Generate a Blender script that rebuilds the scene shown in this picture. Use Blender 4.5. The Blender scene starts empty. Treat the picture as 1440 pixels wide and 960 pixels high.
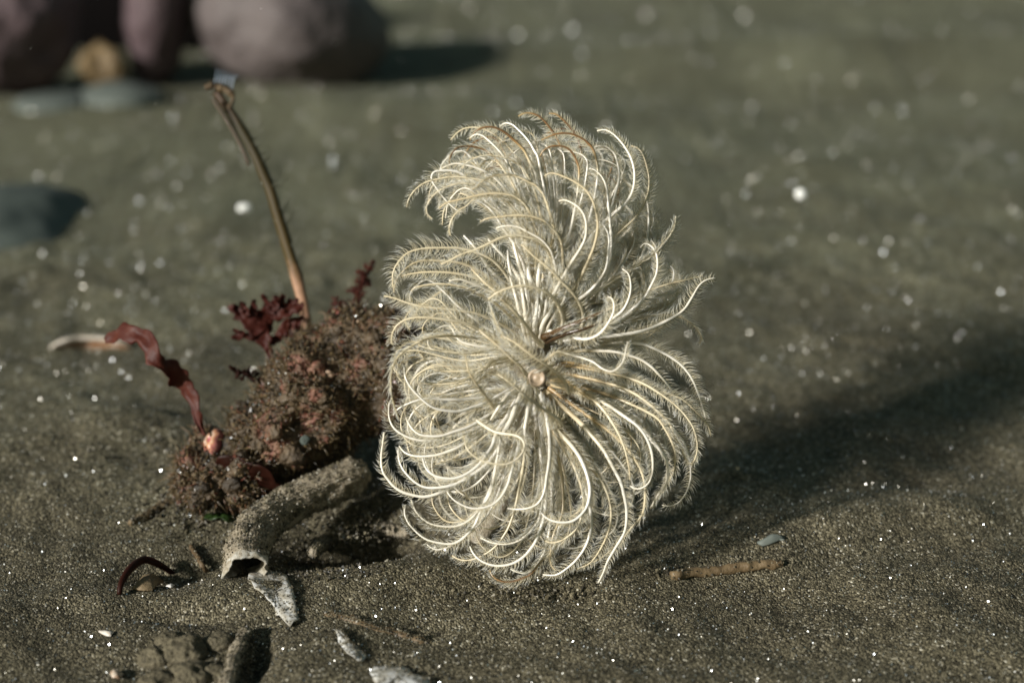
import bpy, math, random
import numpy as np
from mathutils import Vector

random.seed(7)
rng = np.random.default_rng(7)
scene = bpy.context.scene
col = scene.collection
R = math.radians

# ------------------------------------------------------------------ camera
CAM_H, PITCH, FPX = 0.192, R(20.0), 2355.0      # metres, tilt down, focal length in photo pixels
cam_data = bpy.data.cameras.new('camera')
cam_data.sensor_width = 36.0
cam_data.lens = 36.0 * FPX / 1440.0
cam_data.clip_start, cam_data.clip_end = 0.01, 200.0
cam_data.dof.use_dof = True
cam_data.dof.focus_distance = 0.398
cam_data.dof.aperture_fstop = 8.4
cam = bpy.data.objects.new('camera', cam_data)
col.objects.link(cam)
cam.location = (0, 0, CAM_H)
cam.rotation_euler = (math.pi / 2 - PITCH, 0, 0)
scene.camera = cam

# ------------------------------------------------------------------ light
SUN_EL = R(22.5)
LH = np.array([0.785, 0.62]); LH /= np.linalg.norm(LH)       # shadows run right and away
w = bpy.data.worlds.new('World'); scene.world = w; w.use_nodes = True
nt = w.node_tree; bg = nt.nodes['Background']
sky = nt.nodes.new('ShaderNodeTexSky'); sky.sky_type = 'NISHITA'; sky.sun_disc = False
sky.sun_elevation = SUN_EL; sky.sun_rotation = math.atan2(-LH[0], -LH[1])
tint = nt.nodes.new('ShaderNodeMix'); tint.data_type = 'RGBA'; tint.blend_type = 'MULTIPLY'; tint.inputs[0].default_value = 1.0
tint.inputs[7].default_value = (0.95, 1.0, 0.72, 1)          # daylight filtered by green water
nt.links.new(sky.outputs[0], tint.inputs[6]); nt.links.new(tint.outputs[2], bg.inputs[0]); bg.inputs[1].default_value = 0.05
sun_data = bpy.data.lights.new('sun', 'SUN'); sun_data.energy = 5.0; sun_data.angle = R(4.5)
sun_data.color = (1.0, 0.975, 0.93)
sun = bpy.data.objects.new('sun', sun_data); col.objects.link(sun)
sun.rotation_euler = Vector((LH[0] * math.cos(SUN_EL), LH[1] * math.cos(SUN_EL), -math.sin(SUN_EL))).to_track_quat('-Z', 'Y').to_euler()

scene.render.engine = 'CYCLES'
scene.cycles.use_denoising = True
scene.cycles.max_bounces = 9
scene.cycles.diffuse_bounces = 7
scene.cycles.transmission_bounces = 7
scene.cycles.transparent_max_bounces = 6
scene.cycles.sample_clamp_indirect = 4.0
vs = scene.view_settings
vs.view_transform = 'Standard'; vs.look = 'None'; vs.exposure = 0.32; vs.gamma = 1.0

# ------------------------------------------------------------------ helpers
SP, CP = math.sin(PITCH), math.cos(PITCH)
CAM = np.array([0, 0, CAM_H]); RIGHT = np.array([1.0, 0, 0]); FWD = np.array([0, CP, -SP]); UP = np.array([0, SP, CP])

def world(x, y, d):
    """photo pixel plus distance along the view axis -> world point"""
    x = np.asarray(x, float); y = np.asarray(y, float); d = np.asarray(d, float)
    a = (x - 720) / FPX * d; b = (480 - y) / FPX * d
    return CAM + a[..., None] * RIGHT + b[..., None] * UP + d[..., None] * FWD

def plane_pt(x, y, z=0.0):
    v = (y - 480) / FPX
    t = (CAM_H - z) / (SP + v * CP)
    return world(x, y, t)

def hash3(ix, iy, iz, seed):
    with np.errstate(over='ignore'):
        h = (ix.astype(np.int64) * 374761393 + iy.astype(np.int64) * 668265263 + iz.astype(np.int64) * 1274126177 + seed * 974634721) & 0xFFFFFFFF
        h = ((h ^ (h >> 13)) * 1274126177) & 0xFFFFFFFF
        h = ((h ^ (h >> 16)) * 2246822519) & 0xFFFFFFFF
        h = h ^ (h >> 15)
    return (h & 0xFFFF) / 65535.0 * 2 - 1

def vnoise(P, freq, seed=0):
    P = np.asarray(P, float) * freq + 1000.3
    i = np.floor(P).astype(np.int64); f = P - i; f = f * f * f * (f * (f * 6 - 15) + 10)
    out = 0
    for dx in (0, 1):
        for dy in (0, 1):
            for dz in (0, 1):
                wgt = (f[..., 0] if dx else 1 - f[..., 0]) * (f[..., 1] if dy else 1 - f[..., 1]) * (f[..., 2] if dz else 1 - f[..., 2])
                out = out + wgt * hash3(i[..., 0] + dx, i[..., 1] + dy, i[..., 2] + dz, seed)
    return out

def fbm(P, freq, octs=4, seed=0, gain=0.5):
    s = 0; a = 1
    for k in range(octs):
        s = s + a * vnoise(P, freq * 2.03 ** k, seed + k * 17); a *= gain
    return s

def make_mesh(name, V, faces, mat, parent=None, smooth=True, attrs=None, kind=None):
    """faces: list of (n,3) / (n,4) int arrays"""
    me = bpy.data.meshes.new(name)
    V = np.asarray(V, np.float32)
    faces = [np.asarray(f, np.int32) for f in faces if len(f)]
    me.vertices.add(len(V)); me.vertices.foreach_set('co', V.ravel())
    nl = sum(f.size for f in faces); nf = sum(len(f) for f in faces)
    me.loops.add(nl); me.loops.foreach_set('vertex_index', np.concatenate([f.ravel() for f in faces]))
    me.polygons.add(nf)
    tot = np.concatenate([np.full(len(f), f.shape[1], np.int32) for f in faces])
    me.polygons.foreach_set('loop_start', np.concatenate([[0], np.cumsum(tot)[:-1]]).astype(np.int32))
    me.polygons.foreach_set('use_smooth', np.full(nf, smooth))
    if attrs:
        for k, a in attrs.items():
            at = me.attributes.new(k, 'FLOAT', 'POINT'); at.data.foreach_set('value', np.asarray(a, np.float32))
    me.update(calc_edges=True)
    me.materials.append(mat)
    o = bpy.data.objects.new(name, me); col.objects.link(o)
    if parent is not None: o.parent = parent
    if kind: o['kind'] = kind
    return o

def tag(o, label, cat, group=None):
    o['label'] = label; o['category'] = cat
    if group: o['group'] = group
    return o

def thing(name, label, cat, group=None):
    o = bpy.data.objects.new(name, None); o.empty_display_size = 0.01; col.objects.link(o)
    return tag(o, label, cat, group)

def settle(root):
    """move an empty to its thing's base, leaving the parts where they are"""
    bpy.context.view_layer.update()
    pts = []
    for ch in root.children:
        n = len(ch.data.vertices); a = np.empty(n * 3, np.float32); ch.data.vertices.foreach_get('co', a); pts.append(a.reshape(-1, 3))
    A = np.concatenate(pts); c = Vector((float(A[:, 0].mean()), float(A[:, 1].mean()), float(A[:, 2].min())))
    root.location = c
    for ch in root.children: ch.location = -c

def spline(P, n):
    """Catmull-Rom through P (k,dim), n samples spaced evenly by length"""
    P = np.asarray(P, float)
    Q = np.vstack([2 * P[0] - P[1], P, 2 * P[-1] - P[-2]])
    t = np.linspace(0, len(P) - 1, 24 * len(P)); i = np.minimum(t.astype(int), len(P) - 2); f = (t - i)[:, None]
    a, b, c, d = Q[i], Q[i + 1], Q[i + 2], Q[i + 3]
    C = 0.5 * (2 * b + (c - a) * f + (2 * a - 5 * b + 4 * c - d) * f ** 2 + (3 * b - a - 3 * c + d) * f ** 3)
    L = np.concatenate([[0], np.cumsum(np.linalg.norm(np.diff(C, axis=0), axis=1))])
    s = np.linspace(0, L[-1], n)
    return np.stack([np.interp(s, L, C[:, k]) for k in range(P.shape[1])], 1), L[-1]

def unit(v): return v / np.maximum(np.linalg.norm(v, axis=-1, keepdims=True), 1e-12)

def frames(C):
    T = unit(np.gradient(C, axis=0))
    ref = np.array([0.31, 0.2, 0.93]); N = unit(np.cross(T, np.cross(ref, T)) + 1e-9)
    for i in range(1, len(C)):                      # parallel transport
        v = N[i - 1] - T[i] * np.dot(N[i - 1], T[i]); N[i] = v / max(np.linalg.norm(v), 1e-9)
    return T, N, np.cross(T, N)

def tube_geo(C, r, k=8, cap0=True, cap1=True, wob=None):
    C = np.asarray(C, float); n = len(C); r = np.broadcast_to(r, (n,)).astype(float)
    T, N, B = frames(C); a = np.arange(k) * 2 * math.pi / k
    ring = np.cos(a)[None, :, None] * N[:, None] + np.sin(a)[None, :, None] * B[:, None]
    rr = r[:, None, None] if wob is None else (r[:, None] * wob)[..., None]
    V = (C[:, None] + ring * rr).reshape(-1, 3)
    i = np.arange(n - 1)[:, None] * k; j = np.arange(k)[None]; j2 = (j + 1) % k
    Q = np.stack([i + j, i + j2, i + k + j2, i + k + j], -1).reshape(-1, 4)
    F = [Q]; extra = []
    if cap0:
        extra.append(C[0]); c = n * k + len(extra) - 1
        F.append(np.stack([np.full(k, c), (np.arange(k) + 1) % k, np.arange(k)], -1))
    if cap1:
        extra.append(C[-1]); c = n * k + len(extra) - 1; b = (n - 1) * k
        F.append(np.stack([np.full(k, c), b + np.arange(k), b + (np.arange(k) + 1) % k], -1))
    if extra: V = np.vstack([V, np.array(extra)])
    return V, F

class Geo:
    """collects pieces of ONE part"""
    def __init__(s): s.V = []; s.F3 = []; s.F4 = []; s.A = []; s.n = 0
    def add(s, V, F, val=0.0):
        for f in F:
            f = np.asarray(f)
            if len(f): (s.F3 if f.shape[1] == 3 else s.F4).append(f + s.n)
        s.V.append(V); s.A.append(np.broadcast_to(np.asarray(val, float), (len(V),))); s.n += len(V)
    def build(s, name, mat, parent=None, smooth=True, attr='tone', kind=None):
        fs = []
        if s.F3: fs.append(np.concatenate(s.F3))
        if s.F4: fs.append(np.concatenate(s.F4))
        return make_mesh(name, np.concatenate(s.V), fs, mat, parent, smooth, {attr: np.concatenate(s.A)}, kind)

OCT_V = np.array([[1, 0, 0], [-1, 0, 0], [0, 1, 0], [0, -1, 0], [0, 0, 1], [0, 0, -1]], float)
OCT_F = np.array([[0, 2, 4], [2, 1, 4], [1, 3, 4], [3, 0, 4], [2, 0, 5], [1, 2, 5], [3, 1, 5], [0, 3, 5]])

def rand_rot(n):
    q = unit(rng.normal(size=(n, 4))); a, b, c, d = q.T
    return np.stack([np.stack([1 - 2 * (c * c + d * d), 2 * (b * c - a * d), 2 * (b * d + a * c)], -1),
                     np.stack([2 * (b * c + a * d), 1 - 2 * (b * b + d * d), 2 * (c * d - a * b)], -1),
                     np.stack([2 * (b * d - a * c), 2 * (c * d + a * b), 1 - 2 * (b * b + c * c)], -1)], 1)

def crumbs(P, size, squash=(1, 0.8, 0.6)):
    """many irregular small grains -> V, F, index of the grain per vertex"""
    n = len(P); size = np.broadcast_to(size, (n,))
    base = OCT_V[None] * np.array(squash) * rng.uniform(0.6, 1.25, (n, 6, 1))
    V = np.einsum('nij,nkj->nki', rand_rot(n), base) * size[:, None, None] + P[:, None]
    F = (OCT_F[None] + np.arange(n)[:, None, None] * 6).reshape(-1, 3)
    return V.reshape(-1, 3), F, np.repeat(np.arange(n), 6)

# ------------------------------------------------------------------ materials
def new_mat(name):
    m = bpy.data.materials.new(name); m.use_nodes = True
    return m, m.node_tree.nodes, m.node_tree.links, m.node_tree.nodes['Principled BSDF']

def ramp(nodes, stops, interp='LINEAR'):
    r = nodes.new('ShaderNodeValToRGB'); e = r.color_ramp.elements; r.color_ramp.interpolation = interp
    while len(e) < len(stops): e.new(0.5)
    for k, (p, c) in enumerate(stops):
        e[k].position = p; e[k].color = (*c, 1)
    return r

def attr_mat(name, stops, attr='tone', rough=0.6, noise=None, spec=0.4, bump=None, transl=0.0, interp='LINEAR', metallic=0.0, sss=0.0):
    """colour from a per-piece attribute, broken by noise"""
    m, N, L, B = new_mat(name)
    a = N.new('ShaderNodeAttribute'); a.attribute_name = attr
    fac = a.outputs['Fac']
    tc = N.new('ShaderNodeTexCoord')
    if noise:
        sc_, amt = noise
        nz = N.new('ShaderNodeTexNoise'); nz.inputs['Scale'].default_value = sc_; nz.inputs['Detail'].default_value = 5
        L.new(tc.outputs['Object'], nz.inputs['Vector'])
        ma = N.new('ShaderNodeMath'); ma.operation = 'MULTIPLY_ADD'; ma.inputs[1].default_value = amt; ma.inputs[2].default_value = -amt / 2
        L.new(nz.outputs[0], ma.inputs[0])
        ad = N.new('ShaderNodeMath'); ad.operation = 'ADD'; ad.use_clamp = True; L.new(fac, ad.inputs[0]); L.new(ma.outputs[0], ad.inputs[1]); fac = ad.outputs[0]
    r = ramp(N, stops, interp); L.new(fac, r.inputs[0]); L.new(r.outputs[0], B.inputs['Base Color'])
    B.inputs['Roughness'].default_value = rough; B.inputs['Specular IOR Level'].default_value = spec; B.inputs['Metallic'].default_value = metallic
    if sss:
        B.inputs['Subsurface Weight'].default_value = sss; B.inputs['Subsurface Radius'].default_value = (0.001, 0.0008, 0.0005); B.inputs['Subsurface Scale'].default_value = 1.0
    if bump:
        bs, bd = bump
        n2 = N.new('ShaderNodeTexNoise'); n2.inputs['Scale'].default_value = bs; n2.inputs['Detail'].default_value = 6; L.new(tc.outputs['Object'], n2.inputs['Vector'])
        bp = N.new('ShaderNodeBump'); bp.inputs['Strength'].default_value = 1.0; bp.inputs['Distance'].default_value = bd
        L.new(n2.outputs[0], bp.inputs['Height']); L.new(bp.outputs[0], B.inputs['Normal'])
    if transl:
        tr = N.new('ShaderNodeBsdfTranslucent'); L.new(r.outputs[0], tr.inputs[0])
        mx = N.new('ShaderNodeMixShader'); mx.inputs[0].default_value = transl
        out = N['Material Output']; L.new(B.outputs[0], mx.inputs[1]); L.new(tr.outputs[0], mx.inputs[2]); L.new(mx.outputs[0], out.inputs[0])
    return m

def sand_material():
    m, N, L, B = new_mat('sand')
    tc = N.new('ShaderNodeTexCoord')
    v = N.new('ShaderNodeTexVoronoi'); v.inputs['Scale'].default_value = 2100; L.new(tc.outputs['Object'], v.inputs['Vector'])
    sep = N.new('ShaderNodeSeparateColor'); L.new(v.outputs['Color'], sep.inputs[0])
    r1 = ramp(N, [(0.0, (0.018, 0.015, 0.008)), (0.25, (0.045, 0.039, 0.024)), (0.5, (0.090, 0.078, 0.050)), (0.8, (0.148, 0.129, 0.086)), (0.96, (0.25, 0.22, 0.155)), (1.0, (0.55, 0.52, 0.45))])
    L.new(sep.outputs[0], r1.inputs[0])
    big = N.new('ShaderNodeTexNoise'); big.inputs['Scale'].default_value = 14; big.inputs['Detail'].default_value = 5; L.new(tc.outputs['Object'], big.inputs['Vector'])
    r2 = ramp(N, [(0.3, (0.70, 0.68, 0.62)), (0.7, (1.12, 1.12, 1.05))]); L.new(big.outputs[0], r2.inputs[0])
    mx = N.new('ShaderNodeMix'); mx.data_type = 'RGBA'; mx.blend_type = 'MULTIPLY'; mx.inputs[0].default_value = 1
    L.new(r1.outputs[0], mx.inputs[6]); L.new(r2.outputs[0], mx.inputs[7])
    sx = N.new('ShaderNodeSeparateXYZ'); L.new(tc.outputs['Object'], sx.inputs[0])     # haze of the water painted in: greener and lighter further out
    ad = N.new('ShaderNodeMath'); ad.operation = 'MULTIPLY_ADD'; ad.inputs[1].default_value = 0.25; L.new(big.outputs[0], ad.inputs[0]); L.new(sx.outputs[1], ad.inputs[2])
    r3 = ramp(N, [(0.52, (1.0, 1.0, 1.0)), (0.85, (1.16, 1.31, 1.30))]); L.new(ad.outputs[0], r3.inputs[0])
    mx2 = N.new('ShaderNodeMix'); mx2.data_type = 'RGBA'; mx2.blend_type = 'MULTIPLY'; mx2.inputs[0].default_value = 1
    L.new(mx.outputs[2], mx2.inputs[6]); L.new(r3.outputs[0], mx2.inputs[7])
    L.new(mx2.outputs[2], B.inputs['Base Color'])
    B.inputs['Roughness'].default_value = 0.75; B.inputs['Specular IOR Level'].default_value = 0.25
    v2 = N.new('ShaderNodeTexVoronoi'); v2.inputs['Scale'].default_value = 2100; L.new(tc.outputs['Object'], v2.inputs['Vector'])
    nz = N.new('ShaderNodeTexNoise'); nz.inputs['Scale'].default_value = 420; nz.inputs['Detail'].default_value = 4; L.new(tc.outputs['Object'], nz.inputs['Vector'])
    ma = N.new('ShaderNodeMath'); ma.operation = 'MULTIPLY_ADD'; ma.inputs[1].default_value = -0.8
    L.new(v2.outputs['Distance'], ma.inputs[0]); L.new(nz.outputs[0], ma.inputs[2])
    bp = N.new('ShaderNodeBump'); bp.inputs['Distance'].default_value = 0.00045; bp.inputs['Strength'].default_value = 1
    L.new(ma.outputs[0], bp.inputs['Height']); L.new(bp.outputs[0], B.inputs['Normal'])
    return m

M = {}
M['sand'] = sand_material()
SANDSTOPS = [(0.0, (0.012, 0.010, 0.006)), (0.25, (0.044, 0.036, 0.020)), (0.55, (0.100, 0.083, 0.048)), (0.85, (0.18, 0.155, 0.098)), (1.0, (0.5, 0.47, 0.40))]
M['grain'] = attr_mat('grain', SANDSTOPS, rough=0.55, spec=0.5)
M['mica'] = attr_mat('mica', [(0, (0.9, 0.85, 0.75)), (1, (0.85, 0.9, 0.95))], rough=0.33, metallic=1.0)
M['glint'] = attr_mat('glint', [(0, (0.9, 0.85, 0.75)), (1, (0.85, 0.9, 0.95))], rough=0.40, metallic=1.0)
M['snow'] = attr_mat('snow', [(0, (0.75, 0.75, 0.68)), (1, (0.8, 0.8, 0.78))], rough=0.4)
M['rachis'] = attr_mat('rachis', [(0.0, (0.84, 0.81, 0.74)), (0.3, (0.70, 0.62, 0.44)), (0.55, (0.46, 0.34, 0.17)), (0.8, (0.23, 0.12, 0.04)), (1.0, (0.055, 0.03, 0.012))],
                       noise=(260, 0.22), rough=0.28, spec=0.55, transl=0.15)
M['pinnule'] = attr_mat('pinnule', [(0.0, (0.78, 0.70, 0.49)), (0.45, (0.87, 0.82, 0.67)), (1.0, (0.94, 0.96, 0.96))], rough=0.3, spec=0.6, transl=0.55)
M['worm_tube'] = attr_mat('worm_tube', [(0, (0.10, 0.078, 0.048)), (0.5, (0.24, 0.20, 0.14)), (1, (0.39, 0.35, 0.28))], noise=(900, 1.2), rough=0.8, bump=(1500, 0.0006))
M['parchment'] = attr_mat('parchment', [(0, (0.10, 0.085, 0.06)), (0.4, (0.26, 0.23, 0.17)), (0.75, (0.38, 0.36, 0.31)), (1, (0.52, 0.52, 0.50))], noise=(480, 1.5), rough=0.5, bump=(900, 0.0003))
M['rock'] = attr_mat('rock', [(0, (0.016, 0.011, 0.006)), (0.35, (0.05, 0.033, 0.017)), (0.55, (0.095, 0.064, 0.034)), (0.72, (0.13, 0.05, 0.032)), (0.88, (0.22, 0.12, 0.07)), (1, (0.36, 0.25, 0.17))], noise=(150, 1.5), rough=0.55, bump=(700, 0.0012))
M['crust'] = attr_mat('crust', [(0, (0.012, 0.009, 0.005)), (0.25, (0.06, 0.041, 0.018)), (0.5, (0.13, 0.092, 0.043)), (0.66, (0.12, 0.032, 0.020)), (0.85, (0.21, 0.15, 0.08)), (1, (0.42, 0.31, 0.22))], rough=0.4, spec=0.5)
M['red_weed'] = attr_mat('red_weed', [(0, (0.032, 0.006, 0.004)), (0.5, (0.078, 0.018, 0.011)), (1, (0.16, 0.05, 0.03))], noise=(300, 0.9), rough=0.5, spec=0.25, transl=0.35, bump=(600, 0.0003))
M['dark_weed'] = attr_mat('dark_weed', [(0, (0.010, 0.004, 0.002)), (1, (0.035, 0.009, 0.005))], noise=(300, 0.8), rough=0.5, spec=0.15, transl=0.2)
M['green_weed'] = attr_mat('green_weed', [(0, (0.008, 0.016, 0.004)), (1, (0.03, 0.06, 0.012))], noise=(300, 0.8), rough=0.4)
M['mast'] = attr_mat('mast', [(0.0, (0.34, 0.19, 0.12)), (0.16, (0.30, 0.17, 0.10)), (0.30, (0.055, 0.036, 0.010)), (0.8, (0.030, 0.024, 0.009)), (1.0, (0.05, 0.03, 0.018))], noise=(350, 0.25), rough=0.55, spec=0.2)
M['mast_dark'] = attr_mat('mast_dark', [(0, (0.03, 0.024, 0.015)), (1, (0.09, 0.06, 0.035))], noise=(500, 0.8), rough=0.6)
M['hair'] = attr_mat('hair', [(0, (0.09, 0.085, 0.05)), (1, (0.2, 0.2, 0.15))], rough=0.5, transl=0.3)
M['filament'] = attr_mat('filament', [(0, (0.5, 0.58, 0.68)), (1, (0.72, 0.80, 0.9))], rough=0.3, transl=0.4)
M['twig'] = attr_mat('twig', [(0, (0.06, 0.036, 0.016)), (0.5, (0.125, 0.085, 0.042)), (1, (0.20, 0.145, 0.078))], noise=(400, 1.0), rough=0.6, bump=(800, 0.0004))
M['shell'] = attr_mat('shell', [(0, (0.24, 0.13, 0.07)), (0.4, (0.50, 0.42, 0.33)), (1, (0.76, 0.74, 0.70))], noise=(260, 0.6), rough=0.35)
M['button'] = attr_mat('button', [(0, (0.22, 0.15, 0.09)), (1, (0.48, 0.38, 0.27))], noise=(500, 1.0), rough=0.35)
M['pink_shell'] = attr_mat('pink_shell', [(0, (0.30, 0.07, 0.08)), (0.4, (0.36, 0.13, 0.11)), (0.7, (0.45, 0.22, 0.11)), (1, (0.58, 0.48, 0.40))], noise=(330, 0.9), rough=0.35)
M['boulder'] = attr_mat('boulder', [(0, (0.055, 0.042, 0.042)), (0.5, (0.088, 0.071, 0.068)), (1, (0.14, 0.12, 0.112))], noise=(16, 1.1), rough=0.7, bump=(40, 0.01))
M['purple_boulder'] = attr_mat('purple_boulder', [(0, (0.040, 0.023, 0.026)), (0.5, (0.085, 0.056, 0.060)), (1, (0.14, 0.10, 0.105))], noise=(18, 1.0), rough=0.7, bump=(40, 0.01))
M['gap_shade'] = attr_mat('gap_shade', [(0, (0.002, 0.0018, 0.0018)), (1, (0.006, 0.005, 0.005))], noise=(18, 1.0), rough=0.95, spec=0.02)  # near-black colour stands in for the shade between the boulders
M['slate'] = attr_mat('slate', [(0, (0.05, 0.062, 0.052)), (1, (0.085, 0.10, 0.086))], noise=(20, 1.0), rough=0.7)
M['ochre'] = attr_mat('ochre', [(0, (0.06, 0.04, 0.02)), (0.5, (0.15, 0.10, 0.045)), (1, (0.27, 0.18, 0.08))], noise=(50, 1.6), rough=0.6)
M['pale_stone'] = attr_mat('pale_stone', [(0, (0.06, 0.070, 0.060)), (1, (0.12, 0.135, 0.118))], noise=(40, 1.0), rough=0.7)
M['casting'] = attr_mat('casting', SANDSTOPS, noise=(900, 1.1), rough=0.75, bump=(1400, 0.0008))

# ------------------------------------------------------------------ seabed
def gauss(X, Y, px, py, rx, ry, ang=0.0):
    c = plane_pt(px, py); dx, dy = X - c[0], Y - c[1]
    ca, sa = math.cos(ang), math.sin(ang)
    u = (dx * ca + dy * sa) / rx; v = (-dx * sa + dy * ca) / ry
    return np.exp(-(u * u + v * v))

def height(X, Y):
    X = np.asarray(X, float); Y = np.asarray(Y, float)
    P = np.stack([X, Y, np.zeros_like(X)], -1)
    P2 = P * np.array([0.6, 1.0, 1.0])
    near = np.clip((Y - 0.5) / 0.5, 0, 1)
    h = 0.0024 * fbm(P, 26, 3, 3) + 0.0007 * fbm(P, 130, 3, 11) + 0.006 * near * fbm(P2, 9, 3, 5)
    h = h + 0.012 * near * vnoise(P2, 3.1, 9)
    h = h - 0.012 * gauss(X, Y, 515, 742, 0.018, 0.013) - 0.005 * gauss(X, Y, 430, 765, 0.012, 0.008)
    h = h + 0.0035 * gauss(X, Y, 560, 815, 0.024, 0.010) + 0.002 * gauss(X, Y, 300, 840, 0.03, 0.010)
    h = h - 0.006 * gauss(X, Y, 360, 925, 0.0035, 0.010) - 0.003 * gauss(X, Y, 268, 870, 0.012, 0.003)
    h = h + 0.003 * gauss(X, Y, 130, 640, 0.05, 0.03) + 0.004 * gauss(X, Y, 190, 610, 0.02, 0.012)
    h = h - 0.0025 * gauss(X, Y, 250, 800, 0.018, 0.004, 0.3)
    h = h + 0.004 * gauss(X, Y, 1180, 745, 0.06, 0.012, 0.35) + 0.022 * gauss(X, Y, 1300, 75, 0.35, 0.06)
    h = h + 0.006 * gauss(X, Y, 250, 150, 0.2, 0.06)
    return h

def ground(px, py, dz=0.0):
    p = plane_pt(px, py)
    for _ in range(4):
        z = float(height(p[0], p[1])); p = plane_pt(px, py, z)
    p = p.copy(); p[2] += dz
    return p

def graded(a, b, step, lo, hi):
    xs = list(np.arange(a, b, step)); s = step
    while xs[-1] < hi: s = min(s * 1.14, 4.0); xs.append(xs[-1] + s)
    s = step; pre = []; x = a
    while x > lo: s = min(s * 1.14, 4.0); x -= s; pre.append(x)
    return np.array(pre[::-1] + xs)
gx = graded(-0.18, 0.22, 0.0014, -30, 30); gy = graded(0.26, 0.62, 0.0014, -15, 40)
GX, GY = np.meshgrid(gx, gy)
GZ = height(GX, GY)
nx, ny = len(gx), len(gy)
ii = (np.arange(ny - 1)[:, None] * nx + np.arange(nx - 1)[None]).ravel()
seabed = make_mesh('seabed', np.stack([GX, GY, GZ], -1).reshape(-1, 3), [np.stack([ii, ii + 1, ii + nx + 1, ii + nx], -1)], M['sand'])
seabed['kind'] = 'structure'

def scatter(n, r0, r1, half):
    r = np.exp(rng.uniform(math.log(r0), math.log(r1), n)); a = rng.uniform(-half, half, n)
    x, y = r * np.sin(a), r * np.cos(a)
    return np.stack([x, y, height(x, y)], -1), r
P, r = scatter(64000, 0.27, 0.8, R(23))
sz = rng.uniform(0.00008, 0.00021, len(P)) * rng.choice([1, 1, 1, 1.4], len(P)); P[:, 2] += sz * 0.35
V, F, idx = crumbs(P, sz)
make_mesh('sand_grain_cover', V, [F], M['grain'], seabed, False, {'tone': np.clip(rng.beta(1.6, 1.7, len(P)), 0, 1)[idx]}, 'stuff')

def flakes(P, size, tilt):
    n = len(P); size = np.broadcast_to(size, (n,))
    nrm = unit(np.array([0, 0, 1.0]) * (tilt < 5) + rng.normal(size=(n, 3)) * tilt); nrm[nrm[:, 2] < 0] *= -1
    t = unit(np.cross(nrm, rng.normal(size=(n, 3)))); b = np.cross(nrm, t)
    q = np.array([[1, 0.2], [0.1, 1], [-1, -0.15], [-0.2, -0.9]])
    V = P[:, None] + (q[None, :, :1] * t[:, None] + q[None, :, 1:] * b[:, None]) * size[:, None, None]
    V2 = V - nrm[:, None] * size[:, None, None] * 0.25
    A = np.concatenate([V, V2.mean(1, keepdims=True)], 1).reshape(-1, 3)
    base = np.arange(n)[:, None, None] * 5
    F = np.array([[0, 1, 2], [0, 2, 3], [1, 0, 4], [2, 1, 4], [3, 2, 4], [0, 3, 4]])
    return A, (F[None] + base).reshape(-1, 3), np.repeat(np.arange(n), 5)
P, r = scatter(24000, 0.27, 0.6, R(24)); P[:, 2] += 0.0003
V, F, idx = flakes(P, rng.uniform(0.00010, 0.00024, len(P)), 9)
make_mesh('mica_flake_cover', V, [F], M['mica'], seabed, False, {'tone': rng.random(len(P))[idx]}, 'stuff')
P, r = scatter(42000, 0.50, 1.7, R(24)); P[:, 2] += 0.0008
V, F, idx = flakes(P, rng.uniform(0.00013, 0.00032, len(P)) * rng.choice([1, 1, 1, 1.5], len(P)) * np.clip(r / 0.8, 0.6, 1.4), 9)
make_mesh('shell_glint_cover', V, [F], M['glint'], seabed, False, {'tone': rng.random(len(P))[idx]}, 'stuff')

# ------------------------------------------------------------------ feathery crown
D0 = 0.402; PXM = D0 / FPX
def crown_world(C):       # C: (n,3) pixel x, pixel y, depth in pixels towards the viewer
    return world(C[:, 0], C[:, 1], D0 - C[:, 2] * PXM)

crown = thing('feather_duster_worm', 'cream white feathery plume of curling arms standing on the sand beside the encrusted rock', 'tube worm')

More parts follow.
